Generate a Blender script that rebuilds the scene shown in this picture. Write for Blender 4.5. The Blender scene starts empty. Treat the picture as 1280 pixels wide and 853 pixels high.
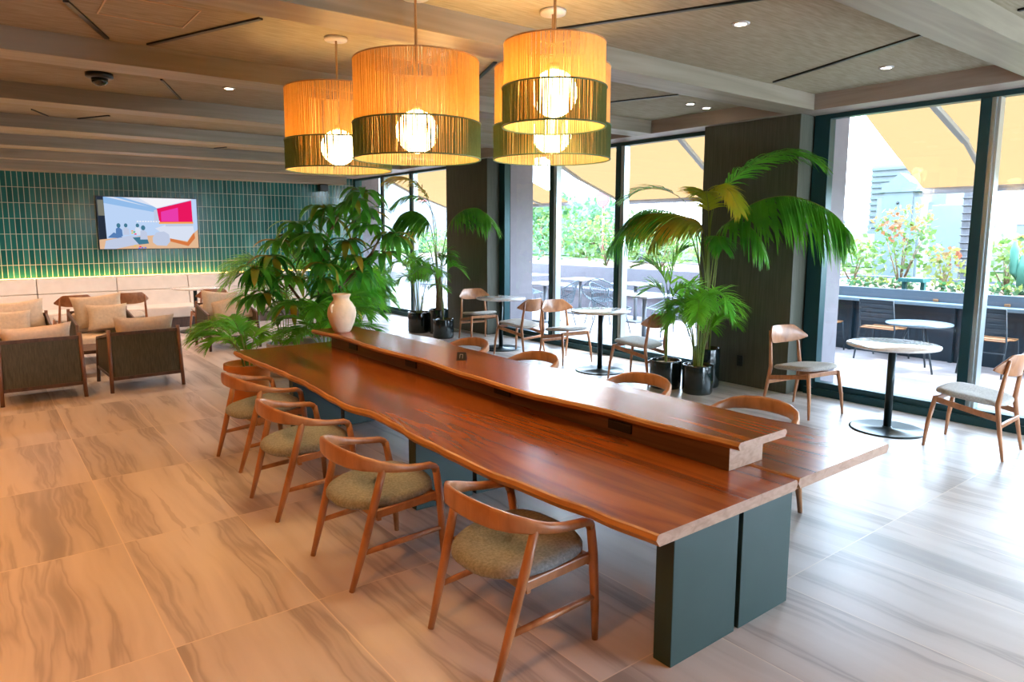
import bpy, math, random
from mathutils import Vector, Matrix
random.seed(7)
PI=math.pi
S=bpy.context.scene
COL=S.collection
R=math.radians

# ------------------------------------------------------------------ mesh builder
class MB:
    def __init__(s): s.v=[];s.f=[];s.m=[];s.sm=[]
    def add(s,vs,fs,mi=0,smooth=False):
        o=len(s.v); s.v+= [tuple(v) for v in vs]
        for f in fs: s.f.append(tuple(i+o for i in f)); s.m.append(mi); s.sm.append(smooth)
    def box(s,x0,x1,y0,y1,z0,z1,mi=0):
        s.add([(x0,y0,z0),(x1,y0,z0),(x1,y1,z0),(x0,y1,z0),(x0,y0,z1),(x1,y0,z1),(x1,y1,z1),(x0,y1,z1)],
              [(0,3,2,1),(4,5,6,7),(0,1,5,4),(1,2,6,5),(2,3,7,6),(3,0,4,7)],mi)
    def beam(s,a,b,w,h=None,up=(0,0,1),mi=0,w2=None,h2=None):
        a=Vector(a);b=Vector(b);h=h or w;w2=w2 or w;h2=h2 or h
        d=(b-a).normalized();u=Vector(up)
        if abs(d.dot(u))>.98:u=Vector((1,0,0))
        r=d.cross(u).normalized();u=r.cross(d)
        vs=[]
        for p,ww,hh in((a,w,h),(b,w2,h2)):
            for i,j in((-1,-1),(1,-1),(1,1),(-1,1)): vs.append(p+r*i*ww/2+u*j*hh/2)
        s.add(vs,[(3,2,1,0),(4,5,6,7),(0,1,5,4),(1,2,6,5),(2,3,7,6),(3,0,4,7)],mi)
    def tube(s,pts,r,n=8,mi=0,cap=True,closed=False):
        pts=[Vector(p) for p in pts];k=len(pts)
        rs=r if isinstance(r,(list,tuple)) else [r]*k
        vs=[];prev=None
        for i,p in enumerate(pts):
            if closed: d=(pts[(i+1)%k]-pts[i-1]).normalized()
            else: d=(pts[min(i+1,k-1)]-pts[max(i-1,0)]).normalized()
            if prev is None:
                u=Vector((0,0,1)) if abs(d.z)<.9 else Vector((1,0,0))
                a=d.cross(u).normalized()
            else: a=(prev-d*prev.dot(d)).normalized()
            prev=a;b=d.cross(a)
            for j in range(n):
                t=2*PI*j/n; vs.append(p+(a*math.cos(t)+b*math.sin(t))*rs[i])
        fs=[]
        for i in range(k if closed else k-1):
            i2=(i+1)%k
            for j in range(n): fs.append((i*n+j,i*n+(j+1)%n,i2*n+(j+1)%n,i2*n+j))
        if cap and not closed: fs+= [tuple(range(n))[::-1],tuple((k-1)*n+j for j in range(n))]
        s.add(vs,fs,mi,True)
    def sweep(s,pts,ws,hs,mi=0,n=12,power=.6):
        # super-elliptic section, height along Z, width horizontal normal
        pts=[Vector(p) for p in pts];k=len(pts);vs=[]
        for i,p in enumerate(pts):
            d=(pts[min(i+1,k-1)]-pts[max(i-1,0)]).normalized()
            u=Vector((0,0,1)); 
            if abs(d.z)>.75: u=Vector((1,0,0))
            r=d.cross(u).normalized();u=r.cross(d)
            for j in range(n):
                t=2*PI*j/n;c=math.cos(t);q=math.sin(t)
                c=math.copysign(abs(c)**power,c);q=math.copysign(abs(q)**power,q)
                vs.append(p+r*c*ws[i]/2+u*q*hs[i]/2)
        fs=[]
        for i in range(k-1):
            for j in range(n): fs.append((i*n+j,i*n+(j+1)%n,(i+1)*n+(j+1)%n,(i+1)*n+j))
        fs+=[tuple(range(n))[::-1],tuple((k-1)*n+j for j in range(n))]
        s.add(vs,fs,mi,True)
    def lathe(s,prof,n=24,c=(0,0),mi=0,smooth=True):
        vs=[];k=len(prof)
        for r,z in prof:
            for j in range(n):
                t=2*PI*j/n; vs.append((c[0]+r*math.cos(t),c[1]+r*math.sin(t),z))
        fs=[]
        for i in range(k-1):
            for j in range(n): fs.append((i*n+j,i*n+(j+1)%n,(i+1)*n+(j+1)%n,(i+1)*n+j))
        if prof[0][0]>1e-4: fs.append(tuple(range(n))[::-1])
        if prof[-1][0]>1e-4: fs.append(tuple((k-1)*n+j for j in range(n)))
        s.add(vs,fs,mi,smooth)
    def prism(s,poly,z0,z1,mi=0):
        n=len(poly)
        s.add([(x,y,z0) for x,y in poly]+[(x,y,z1) for x,y in poly],
              [tuple(range(n))[::-1],tuple(range(n,2*n))]+[(i,(i+1)%n,n+(i+1)%n,n+i) for i in range(n)],mi)
    def sphere(s,c,r,n=16,m=10,mi=0):
        rx,ry,rz=r if isinstance(r,(tuple,list)) else (r,r,r)
        vs=[];fs=[]
        for i in range(m+1):
            a=PI*i/m
            for j in range(n):
                b=2*PI*j/n; vs.append((c[0]+rx*math.sin(a)*math.cos(b),c[1]+ry*math.sin(a)*math.sin(b),c[2]-rz*math.cos(a)))
        for i in range(m):
            for j in range(n): fs.append((i*n+j,i*n+(j+1)%n,(i+1)*n+(j+1)%n,(i+1)*n+j))
        s.add(vs,fs,mi,True)
    def build(s,name,mat,parent=None,bevel=0,seg=2,subsurf=0,smooth=None):
        me=bpy.data.meshes.new(name); me.from_pydata(s.v,[],s.f)
        mats=mat if isinstance(mat,(list,tuple)) else [mat]
        for m in mats: me.materials.append(m)
        me.polygons.foreach_set('material_index',s.m)
        sm=s.sm if smooth is None else [smooth]*len(s.f)
        me.polygons.foreach_set('use_smooth',sm)
        me.update(); me.validate()
        o=bpy.data.objects.new(name,me);COL.objects.link(o)
        if parent is not None:o.parent=parent
        if bevel:
            b=o.modifiers.new('bevel','BEVEL');b.width=bevel;b.segments=seg;b.limit_method='ANGLE';b.angle_limit=R(35)
        if subsurf:
            b=o.modifiers.new('sub','SUBSURF');b.levels=subsurf;b.render_levels=subsurf
        return o

def tag(o,label,cat,group=None,kind=None):
    o['label']=label;o['category']=cat
    if group:o['group']=group
    if kind:o['kind']=kind
    return o
def thing(name,label,cat,loc=(0,0,0),rz=0,group=None):
    o=bpy.data.objects.new(name,None);COL.objects.link(o);o.empty_display_size=.1
    o.location=loc;o.rotation_euler=(0,0,rz);return tag(o,label,cat,group)
def struct(o,label,cat):
    return tag(o,label,cat,kind='structure')
def dup(src,loc,rz,label,group=None,scale=None):
    def cp(o,par):
        c=o.copy();COL.objects.link(c)
        if par is not None:c.parent=par
        for ch in [x for x in KIDS.get(o.name,[])]: 
            d=cp(ch,c)
        KIDS[c.name]=[] 
        return c
    r=cp(src,None);r.location=loc;r.rotation_euler=(0,0,rz);r['label']=label
    if group:r['group']=group
    return r
KIDS={}
def register(root):
    def rec(o):
        ch=[c for c in COL.objects if c.parent==o]
        KIDS[o.name]=ch
        for c in ch:rec(c)
    rec(root)
def link_kids():
    pass

# ------------------------------------------------------------------ materials
def newmat(name):
    m=bpy.data.materials.new(name);m.use_nodes=True;nt=m.node_tree
    for n in list(nt.nodes):nt.nodes.remove(n)
    out=nt.nodes.new('ShaderNodeOutputMaterial')
    return m,nt,out
def N(nt,t,**k):
    n=nt.nodes.new(t)
    for a,b in k.items():
        if a.startswith('i_'): n.inputs[a[2:].replace('_',' ')].default_value=b
        else:setattr(n,a,b)
    return n
def ramp(nt,stops):
    r=nt.nodes.new('ShaderNodeValToRGB');e=r.color_ramp.elements
    while len(e)<len(stops):e.new(.5)
    for i,(p,c) in enumerate(stops):
        e[i].position=p;e[i].color=(c[0],c[1],c[2],1)
    return r
def simple(name,col,rough=.5,metal=0,noise=0,nscale=8,bump=0,bscale=60,spec=.5,coat=0,emit=None,es=0,stretch=(1,1,1)):
    m,nt,out=newmat(name)
    b=N(nt,'ShaderNodeBsdfPrincipled');nt.links.new(b.outputs[0],out.inputs[0])
    b.inputs['Base Color'].default_value=(*col,1);b.inputs['Roughness'].default_value=rough
    b.inputs['Metallic'].default_value=metal;b.inputs['Specular IOR Level'].default_value=spec
    b.inputs['Coat Weight'].default_value=coat
    if emit:
        b.inputs['Emission Color'].default_value=(*emit,1);b.inputs['Emission Strength'].default_value=es
    tc=N(nt,'ShaderNodeTexCoord')
    if noise or True:
        mp=N(nt,'ShaderNodeMapping');mp.inputs['Scale'].default_value=stretch
        nt.links.new(tc.outputs['Object'],mp.inputs[0])
        no=N(nt,'ShaderNodeTexNoise');no.inputs['Scale'].default_value=nscale;no.inputs['Detail'].default_value=3
        nt.links.new(mp.outputs[0],no.inputs['Vector'])
        k=max(noise,.03)
        r=ramp(nt,[(.3,[c*(1-k) for c in col]),(.7,[min(1,c*(1+k)) for c in col])])
        nt.links.new(no.outputs[0],r.inputs[0]);nt.links.new(r.outputs[0],b.inputs['Base Color'])
    if bump:
        n2=N(nt,'ShaderNodeTexNoise');n2.inputs['Scale'].default_value=bscale
        nt.links.new(tc.outputs['Object'],n2.inputs['Vector'])
        bp=N(nt,'ShaderNodeBump');bp.inputs['Strength'].default_value=bump;bp.inputs['Distance'].default_value=.01
        nt.links.new(n2.outputs[0],bp.inputs['Height']);nt.links.new(bp.outputs[0],b.inputs['Normal'])
    return m
def wood(name,stops,scale=(9,.7,9),rough=.35,coat=0,coord='Object',detail=5,dist=1.2):
    m,nt,out=newmat(name);b=N(nt,'ShaderNodeBsdfPrincipled');nt.links.new(b.outputs[0],out.inputs[0])
    tc=N(nt,'ShaderNodeTexCoord');mp=N(nt,'ShaderNodeMapping');mp.inputs['Scale'].default_value=scale
    nt.links.new(tc.outputs[coord],mp.inputs[0])
    no=N(nt,'ShaderNodeTexNoise');no.inputs['Scale'].default_value=1;no.inputs['Detail'].default_value=detail;no.inputs['Distortion'].default_value=dist
    nt.links.new(mp.outputs[0],no.inputs['Vector'])
    r=ramp(nt,stops);nt.links.new(no.outputs[0],r.inputs[0]);nt.links.new(r.outputs[0],b.inputs['Base Color'])
    mp2=N(nt,'ShaderNodeMapping');mp2.inputs['Scale'].default_value=[q*9 for q in scale];nt.links.new(tc.outputs[coord],mp2.inputs[0])
    n2=N(nt,'ShaderNodeTexNoise');n2.inputs['Scale'].default_value=1;nt.links.new(mp2.outputs[0],n2.inputs['Vector'])
    bp=N(nt,'ShaderNodeBump');bp.inputs['Strength'].default_value=.06;bp.inputs['Distance'].default_value=.005
    nt.links.new(n2.outputs[0],bp.inputs['Height']);nt.links.new(bp.outputs[0],b.inputs['Normal'])
    b.inputs['Roughness'].default_value=rough;b.inputs['Coat Weight'].default_value=coat;b.inputs['Coat Roughness'].default_value=.15
    return m
def leafmat(name,c1,c2,trans=.45,nscale=3,rough=.4):
    m,nt,out=newmat(name)
    tc=N(nt,'ShaderNodeTexCoord');no=N(nt,'ShaderNodeTexNoise');no.inputs['Scale'].default_value=nscale;no.inputs['Detail'].default_value=2
    nt.links.new(tc.outputs['Object'],no.inputs['Vector'])
    r=ramp(nt,[(.35,c1),(.65,c2)]);nt.links.new(no.outputs[0],r.inputs[0])
    d=N(nt,'ShaderNodeBsdfPrincipled');d.inputs['Roughness'].default_value=rough
    t=N(nt,'ShaderNodeBsdfTranslucent');mx=N(nt,'ShaderNodeMixShader');mx.inputs[0].default_value=trans
    nt.links.new(r.outputs[0],d.inputs['Base Color'])
    hs=N(nt,'ShaderNodeHueSaturation');hs.inputs['Value'].default_value=1.6;hs.inputs['Hue'].default_value=.48
    nt.links.new(r.outputs[0],hs.inputs['Color']);nt.links.new(hs.outputs[0],t.inputs['Color'])
    nt.links.new(d.outputs[0],mx.inputs[1]);nt.links.new(t.outputs[0],mx.inputs[2]);nt.links.new(mx.outputs[0],out.inputs[0])
    return m
def translucent(name,col,tr=.5,tcol=None,es=0):
    m,nt,out=newmat(name)
    d=N(nt,'ShaderNodeBsdfDiffuse');d.inputs[0].default_value=(*col,1)
    t=N(nt,'ShaderNodeBsdfTranslucent');t.inputs[0].default_value=(*(tcol or col),1)
    mx=N(nt,'ShaderNodeMixShader');mx.inputs[0].default_value=tr
    tc=N(nt,'ShaderNodeTexCoord');no=N(nt,'ShaderNodeTexNoise');no.inputs['Scale'].default_value=40
    nt.links.new(tc.outputs['Object'],no.inputs['Vector'])
    r=ramp(nt,[(.3,[c*.88 for c in col]),(.7,col)]);nt.links.new(no.outputs[0],r.inputs[0]);nt.links.new(r.outputs[0],d.inputs[0])
    nt.links.new(d.outputs[0],mx.inputs[1]);nt.links.new(t.outputs[0],mx.inputs[2]);nt.links.new(mx.outputs[0],out.inputs[0])
    return m
def emis(name,col,st):
    m,nt,out=newmat(name);e=N(nt,'ShaderNodeEmission');e.inputs[0].default_value=(*col,1);e.inputs[1].default_value=st
    nt.links.new(e.outputs[0],out.inputs[0]);return m

def math_(nt,op,a,b=None,c=None):
    n=nt.nodes.new('ShaderNodeMath');n.operation=op
    for i,q in enumerate((a,b,c)):
        if q is None:continue
        if isinstance(q,(int,float)):n.inputs[i].default_value=q
        else:nt.links.new(q,n.inputs[i])
    return n.outputs[0]

def floor_mat():
    m,nt,out=newmat('stone_tile');b=N(nt,'ShaderNodeBsdfPrincipled');nt.links.new(b.outputs[0],out.inputs[0])
    tc=N(nt,'ShaderNodeTexCoord');sp=N(nt,'ShaderNodeSeparateXYZ');nt.links.new(tc.outputs['Object'],sp.inputs[0])
    u=math_(nt,'DIVIDE',math_(nt,'SUBTRACT',sp.outputs[0],1.13),.6)
    v=math_(nt,'DIVIDE',math_(nt,'SUBTRACT',sp.outputs[1],1.66),1.18)
    iu=math_(nt,'FLOOR',u);iv=math_(nt,'FLOOR',v);fu=math_(nt,'FRACT',u);fv=math_(nt,'FRACT',v)
    cx=N(nt,'ShaderNodeCombineXYZ');nt.links.new(iu,cx.inputs[0]);nt.links.new(iv,cx.inputs[1])
    wn=N(nt,'ShaderNodeTexWhiteNoise');wn.noise_dimensions='3D';nt.links.new(cx.outputs[0],wn.inputs[0])
    rnd=wn.outputs['Value']
    off=math_(nt,'MULTIPLY',rnd,37.)
    # wavy veins that run along the tile length
    c1=N(nt,'ShaderNodeCombineXYZ')
    nt.links.new(math_(nt,'MULTIPLY',sp.outputs[0],1.6),c1.inputs[0]);nt.links.new(math_(nt,'MULTIPLY',sp.outputs[1],1.3),c1.inputs[1]);nt.links.new(off,c1.inputs[2])
    w=N(nt,'ShaderNodeTexNoise');w.inputs['Scale'].default_value=1.3;w.inputs['Detail'].default_value=3;nt.links.new(c1.outputs[0],w.inputs['Vector'])
    xs=math_(nt,'ADD',math_(nt,'MULTIPLY',sp.outputs[0],5.2),math_(nt,'MULTIPLY',w.outputs[0],.60))
    c2=N(nt,'ShaderNodeCombineXYZ');nt.links.new(xs,c2.inputs[0]);nt.links.new(math_(nt,'MULTIPLY',sp.outputs[1],.32),c2.inputs[1]);nt.links.new(off,c2.inputs[2])
    n1=N(nt,'ShaderNodeTexNoise');n1.inputs['Scale'].default_value=1.;n1.inputs['Detail'].default_value=4;n1.inputs['Roughness'].default_value=.5
    nt.links.new(c2.outputs[0],n1.inputs['Vector'])
    r=ramp(nt,[(.22,(.25,.22,.20)),(.36,(.34,.295,.27)),(.42,(.47,.42,.395)),(.445,(.35,.305,.285)),(.48,(.50,.45,.42)),(.58,(.565,.515,.485)),(.64,(.57,.52,.49)),(.665,(.44,.39,.365)),(.78,(.60,.55,.52))])
    nt.links.new(n1.outputs[0],r.inputs[0])
    # tile tone
    hs=N(nt,'ShaderNodeHueSaturation');nt.links.new(r.outputs[0],hs.inputs['Color'])
    nt.links.new(math_(nt,'ADD',math_(nt,'MULTIPLY',rnd,.16),.94),hs.inputs['Value'])
    gu=math_(nt,'LESS_THAN',math_(nt,'MINIMUM',fu,math_(nt,'SUBTRACT',1.,fu)),.0045)
    gv=math_(nt,'LESS_THAN',math_(nt,'MINIMUM',fv,math_(nt,'SUBTRACT',1.,fv)),.0024)
    g=math_(nt,'MAXIMUM',gu,gv)
    mx=N(nt,'ShaderNodeMix');mx.data_type='RGBA';nt.links.new(g,mx.inputs['Factor']);nt.links.new(hs.outputs[0],mx.inputs[6]);mx.inputs[7].default_value=(.66,.58,.50,1)
    nt.links.new(mx.outputs[2],b.inputs['Base Color'])
    b.inputs['Roughness'].default_value=.34;b.inputs['Specular IOR Level'].default_value=.5
    return m
def wall_tile_mat():
    m,nt,out=newmat('green_stick_tile');b=N(nt,'ShaderNodeBsdfPrincipled');nt.links.new(b.outputs[0],out.inputs[0])
    tc=N(nt,'ShaderNodeTexCoord');sp=N(nt,'ShaderNodeSeparateXYZ');nt.links.new(tc.outputs['Object'],sp.inputs[0])
    u=math_(nt,'DIVIDE',sp.outputs[0],.079);v=math_(nt,'DIVIDE',math_(nt,'SUBTRACT',sp.outputs[2],2.395),.262)
    fu=math_(nt,'FRACT',math_(nt,'ADD',u,500.));fv=math_(nt,'FRACT',math_(nt,'ADD',v,500.))
    cx=N(nt,'ShaderNodeCombineXYZ');nt.links.new(math_(nt,'FLOOR',u),cx.inputs[0]);nt.links.new(math_(nt,'FLOOR',v),cx.inputs[1])
    wn=N(nt,'ShaderNodeTexWhiteNoise');nt.links.new(cx.outputs[0],wn.inputs[0])
    r=ramp(nt,[(0,(.007,.085,.085)),(.5,(.011,.115,.112)),(1,(.02,.155,.15))]);nt.links.new(wn.outputs['Value'],r.inputs[0])
    g=math_(nt,'MAXIMUM',math_(nt,'LESS_THAN',fu,.12),math_(nt,'LESS_THAN',fv,.032))
    mx=N(nt,'ShaderNodeMix');mx.data_type='RGBA';nt.links.new(g,mx.inputs['Factor']);nt.links.new(r.outputs[0],mx.inputs[6]);mx.inputs[7].default_value=(.42,.50,.42,1)
    nt.links.new(mx.outputs[2],b.inputs['Base Color'])
    nt.links.new(math_(nt,'ADD',math_(nt,'MULTIPLY',g,.5),.16),b.inputs['Roughness'])
    bp=N(nt,'ShaderNodeBump');bp.inputs['Strength'].default_value=.5;bp.inputs['Distance'].default_value=.004;bp.invert=True
    nt.links.new(g,bp.inputs['Height']);nt.links.new(bp.outputs[0],b.inputs['Normal'])
    return m
def weave_mat(name,c1,c2,sc=(14,90,14),rough=.8):
    m,nt,out=newmat(name);b=N(nt,'ShaderNodeBsdfPrincipled');nt.links.new(b.outputs[0],out.inputs[0]);b.inputs['Roughness'].default_value=rough
    tc=N(nt,'ShaderNodeTexCoord');mp=N(nt,'ShaderNodeMapping');mp.inputs['Scale'].default_value=sc;nt.links.new(tc.outputs['Object'],mp.inputs[0])
    no=N(nt,'ShaderNodeTexNoise');no.inputs['Scale'].default_value=1;no.inputs['Detail'].default_value=4;nt.links.new(mp.outputs[0],no.inputs['Vector'])
    r=ramp(nt,[(.3,c1),(.7,c2)]);nt.links.new(no.outputs[0],r.inputs[0]);nt.links.new(r.outputs[0],b.inputs['Base Color'])
    bp=N(nt,'ShaderNodeBump');bp.inputs['Strength'].default_value=.25;bp.inputs['Distance'].default_value=.004
    nt.links.new(no.outputs[0],bp.inputs['Height']);nt.links.new(bp.outputs[0],b.inputs['Normal'])
    return m
def glass_mat():
    m,nt,out=newmat('window_glass')
    t=N(nt,'ShaderNodeBsdfTransparent');t.inputs[0].default_value=(.93,.97,.97,1)
    g=N(nt,'ShaderNodeBsdfGlossy');g.inputs['Roughness'].default_value=.02;g.inputs[0].default_value=(.9,.95,1,1)
    f=N(nt,'ShaderNodeLayerWeight');f.inputs[0].default_value=.5
    fac=math_(nt,'ADD',math_(nt,'MULTIPLY',math_(nt,'POWER',f.outputs['Facing'],5.),.55),.035)
    mx=N(nt,'ShaderNodeMixShader');nt.links.new(fac,mx.inputs[0]);nt.links.new(t.outputs[0],mx.inputs[1]);nt.links.new(g.outputs[0],mx.inputs[2])
    nt.links.new(mx.outputs[0],out.inputs[0]);return m

M={}
M['floor']=floor_mat();M['walltile']=wall_tile_mat();M['glass']=glass_mat()
M['ceil']=weave_mat('woven_ceiling_paper',(.27,.235,.155),(.38,.335,.245),(7,60,7),.85)
M['beam']=wood('limed_beam_veneer',[(.3,(.23,.195,.145)),(.5,(.29,.245,.185)),(.7,(.34,.29,.225))],(.5,9,9),.45)
M['beamy']=wood('limed_edge_veneer',[(.3,(.27,.22,.18)),(.5,(.34,.28,.235)),(.7,(.40,.33,.28))],(9,.5,9),.45)
M['pier']=weave_mat('taupe_pier_cloth',(.062,.066,.048),(.095,.098,.074),(60,60,3),.6)
M['frame']=simple('dark_teal_frame',(.010,.058,.070),.35,.3)
M['alu']=simple('silver_channel',(.42,.50,.52),.3,.6)
M['plaster']=simple('dark_plaster',(.05,.055,.05),.8,noise=.05)
M['tabletop']=wood('walnut_top',[(.26,(.10,.020,.005)),(.40,(.22,.050,.009)),(.48,(.33,.085,.013)),(.54,(.24,.055,.009)),(.62,(.38,.105,.018)),(.76,(.50,.16,.03))],(3.6,.30,3.6),.27,.35,dist=1.4,detail=4)
M['tableedge']=wood('walnut_edge',[(.3,(.36,.15,.045)),(.6,(.58,.28,.09)),(.8,(.46,.19,.055))],(10,1.5,22),.4,.1)
M['endgrain']=wood('walnut_endgrain',[(.3,(.36,.20,.13)),(.6,(.50,.31,.22)),(.8,(.44,.26,.17))],(14,4,30),.5)
M['riser']=wood('walnut_riser',[(.3,(.12,.065,.035)),(.6,(.20,.11,.058)),(.8,(.16,.085,.045))],(9,.7,20),.4)
M['chairwood']=wood('walnut_chair',[(.3,(.30,.12,.045)),(.5,(.40,.175,.07)),(.7,(.47,.21,.085))],(12,12,5),.35,.15)
M['cafewood']=wood('beech_brown_chair',[(.3,(.32,.13,.06)),(.5,(.43,.19,.085)),(.7,(.50,.23,.11))],(12,12,5),.3,.2)
M['darkwood']=wood('dark_lounge_wood',[(.3,(.05,.028,.02)),(.6,(.11,.058,.035))],(12,12,3),.4)
M['postwood']=wood('brown_post_wood',[(.3,(.13,.06,.035)),(.6,(.21,.10,.06))],(12,12,3),.4)
M['seatfab']=simple('grey_wool',(.25,.275,.285),.9,noise=.25,nscale=90,bump=.3,bscale=250)
M['cafefab']=simple('pale_grey_wool',(.44,.42,.39),.9,noise=.2,nscale=90,bump=.3,bscale=250)
M['legpanel']=simple('dark_green_lacquer',(.018,.048,.044),.42,noise=.05)
M['black']=simple('black_plastic',(.008,.010,.012),.35)
M['blackmetal']=simple('black_green_metal',(.010,.022,.024),.3,.4)
M['marble']=simple('pale_marble',(.78,.73,.70),.12,noise=.12,nscale=30,coat=.3)
M['clay']=simple('cream_clay',(.74,.60,.46),.75,noise=.08,nscale=14,bump=.25,bscale=40)
M['terracotta']=simple('terracotta',(.75,.25,.05),.7,noise=.1)
M['greypot']=simple('grey_pot',(.34,.35,.34),.6,noise=.1)
M['blackpot']=simple('black_glazed_pot',(.006,.016,.018),.16,coat=.5)
M['mulch']=simple('coco_mulch',(.50,.32,.17),.9,noise=.4,nscale=30,bump=.8,bscale=30)
M['cream']=simple('cream_upholstery',(.68,.60,.52),.8,noise=.04,bump=.1,bscale=200)
M['pillow']=simple('cream_linen',(.72,.60,.46),.9,noise=.08,nscale=30,bump=.25,bscale=160)
M['cordweave']=weave_mat('olive_cord_weave',(.050,.048,.030),(.105,.098,.062),(110,110,6),.75)
M['led']=emis('warm_led',(1,.45,.09),20)
M['rod']=simple('champagne_rod',(.55,.36,.20),.35,.6)
M['canopy']=simple('pale_canopy',(.60,.58,.60),.4)
M['cordA']=translucent('amber_cord',(.90,.66,.34),.42,(1,.72,.26))
M['cordG']=translucent('olive_cord',(.11,.18,.085),.10,(.9,.65,.20))
M['ring']=simple('green_ring',(.10,.18,.09),.5)
M['globe']=emis('opal_globe',(1,.68,.30),17)
M['tvbody']=simple('tv_black',(.006,.007,.009),.3)
M['palm']=leafmat('palm_green',(.04,.24,.02),(.12,.42,.03),.4)
M['palmyellow']=leafmat('palm_yellow_lit',(.62,.44,.03),(.34,.46,.03),.35)  # warm light on the kentia fronds is put into this yellow
M['areca']=leafmat('areca_green',(.08,.38,.03),(.26,.62,.06),.4)
M['broad']=leafmat('broad_leaf',(.03,.20,.025),(.10,.42,.04),.35,rough=.3)
M['broad2']=leafmat('broad_leaf_amber',(.50,.30,.03),(.12,.34,.03),.25)
M['stem']=leafmat('green_stem',(.16,.24,.04),(.26,.32,.07),.1)
M['bark']=simple('palm_bark',(.20,.13,.07),.9,noise=.4,nscale=20,bump=.6,bscale=30)
# outside
M['deck']=wood('deck_boards',[(.3,(.62,.50,.47)),(.7,(.78,.66,.62))],(7,.4,7),.6)
M['concrete']=simple('grey_lilac_render',(.40,.36,.39),.8,noise=.06)
M['planterdark']=simple('slate_upstand',(.16,.20,.24),.6,noise=.06)
M['counter']=simple('steel_blue_counter',(.30,.42,.50),.3)
M['counterdark']=simple('shaded_blue_front',(.012,.045,.07),.35)  # shade on the counter front is put into this dark blue
M['outchair']=simple('slate_chair_metal',(.05,.085,.11),.5)
M['outseat']=simple('amber_seat',(.55,.24,.08),.5)
M['wire']=simple('blue_grey_wire',(.22,.33,.42),.5)
M['outtable']=simple('white_outdoor_top',(.85,.86,.88),.4)
M['galv']=simple('galvanised_leg',(.45,.50,.55),.4,.4)
M['awning']=translucent('cream_awning',(.95,.56,.25),.55,(1,.54,.22))
M['awnbar']=simple('awning_bar',(.30,.29,.30),.5)
M['awnarm']=simple('awning_arm',(.30,.29,.25),.45)
M['outcol']=simple('pale_outer_pier',(.50,.46,.46),.7,noise=.04)
M['lawn']=simple('pale_lawn',(.30,.55,.16),.9,noise=.3,nscale=.6,spec=0)
M['shrub']=leafmat('bright_shrub',(.16,.38,.07),(.40,.62,.18),.5,nscale=2)
M['shrub2']=leafmat('mid_shrub',(.10,.34,.12),(.24,.52,.22),.5,nscale=2)
M['yellowshrub']=leafmat('yellow_shrub',(.55,.60,.12),(.40,.58,.15),.5,nscale=2)
M['redtip']=leafmat('red_tip',(.75,.28,.12),(.60,.50,.12),.5,nscale=2)
M['soil']=simple('planter_soil',(.30,.15,.09),.95,noise=.4,nscale=12)
M['tower']=simple('pale_tower',(.62,.68,.74),.8)  # bright haze over distant things is put into their pale base colours
M['towerdk']=simple('tower_grey',(.40,.47,.56),.8)  # greyer tone for balconies and window bands
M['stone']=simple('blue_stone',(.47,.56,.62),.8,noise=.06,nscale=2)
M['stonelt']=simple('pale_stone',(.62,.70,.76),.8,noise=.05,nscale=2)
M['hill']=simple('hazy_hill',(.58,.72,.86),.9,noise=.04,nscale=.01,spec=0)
M['ridge']=simple('pale_bank',(.36,.60,.26),.9,noise=.2,nscale=.1,spec=0)
M['road']=simple('pale_road',(.8,.8,.8),.9)
M['teal']=simple('teal_paint',(.03,.22,.20),.6)
M['cactus']=simple('cactus_green',(.10,.34,.22),.7)
M['signred']=simple('sign_red',(.85,.10,.10),.5)
M['signwhite']=simple('sign_white',(.85,.85,.85),.5)
M['house']=simple('house_wall',(.62,.64,.66),.8)
M['roof']=simple('house_roof',(.45,.50,.58),.8)
M['trunkgrey']=simple('grey_palm_trunk',(.42,.40,.42),.9,noise=.3,nscale=6)
def grid_mat():
    m,nt,out=newmat('white_facade_grid');b=N(nt,'ShaderNodeBsdfPrincipled');nt.links.new(b.outputs[0],out.inputs[0])
    tc=N(nt,'ShaderNodeTexCoord');br=N(nt,'ShaderNodeTexBrick');br.offset=0
    mp=N(nt,'ShaderNodeMapping');mp.inputs['Rotation'].default_value=(R(90),0,R(90));nt.links.new(tc.outputs['Object'],mp.inputs[0]);nt.links.new(mp.outputs[0],br.inputs[0])
    br.inputs['Color1'].default_value=(.15,.16,.185,1);br.inputs['Color2'].default_value=(.17,.18,.20,1);br.inputs['Mortar'].default_value=(.09,.10,.13,1)
    br.inputs['Scale'].default_value=1;br.inputs['Brick Width'].default_value=.6;br.inputs['Row Height'].default_value=.5;br.inputs['Mortar Size'].default_value=.06
    nt.links.new(br.outputs[0],b.inputs['Base Color']);return m
M['grid']=grid_mat()

def tone(keys,k,tint=(1,1,1)):
    for q in keys:
        for n in M[q].node_tree.nodes:
            if n.type=='VALTORGB':
                for e in n.color_ramp.elements: e.color=tuple(e.color[i]*k*tint[i] for i in range(3))+(1,)
            elif n.type in('BSDF_TRANSLUCENT','BSDF_DIFFUSE'):
                n.inputs[0].default_value=tuple(n.inputs[0].default_value[i]*k*tint[i] for i in range(3))+(1,)
tone(('shrub','shrub2','yellowshrub','redtip'),.27)
tone(('lawn','ridge'),.22)
tone(('awning',),.16)
tone(('concrete','outtable','galv','wire','signred','signwhite'),.36)
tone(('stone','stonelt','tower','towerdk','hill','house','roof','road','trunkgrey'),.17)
tone(('outcol',),.46,(.92,.95,1.1))
tone(('deck',),.40)
tone(('teal','cactus','soil','outseat','counter','planterdark','counterdark','outchair'),.42)

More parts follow.
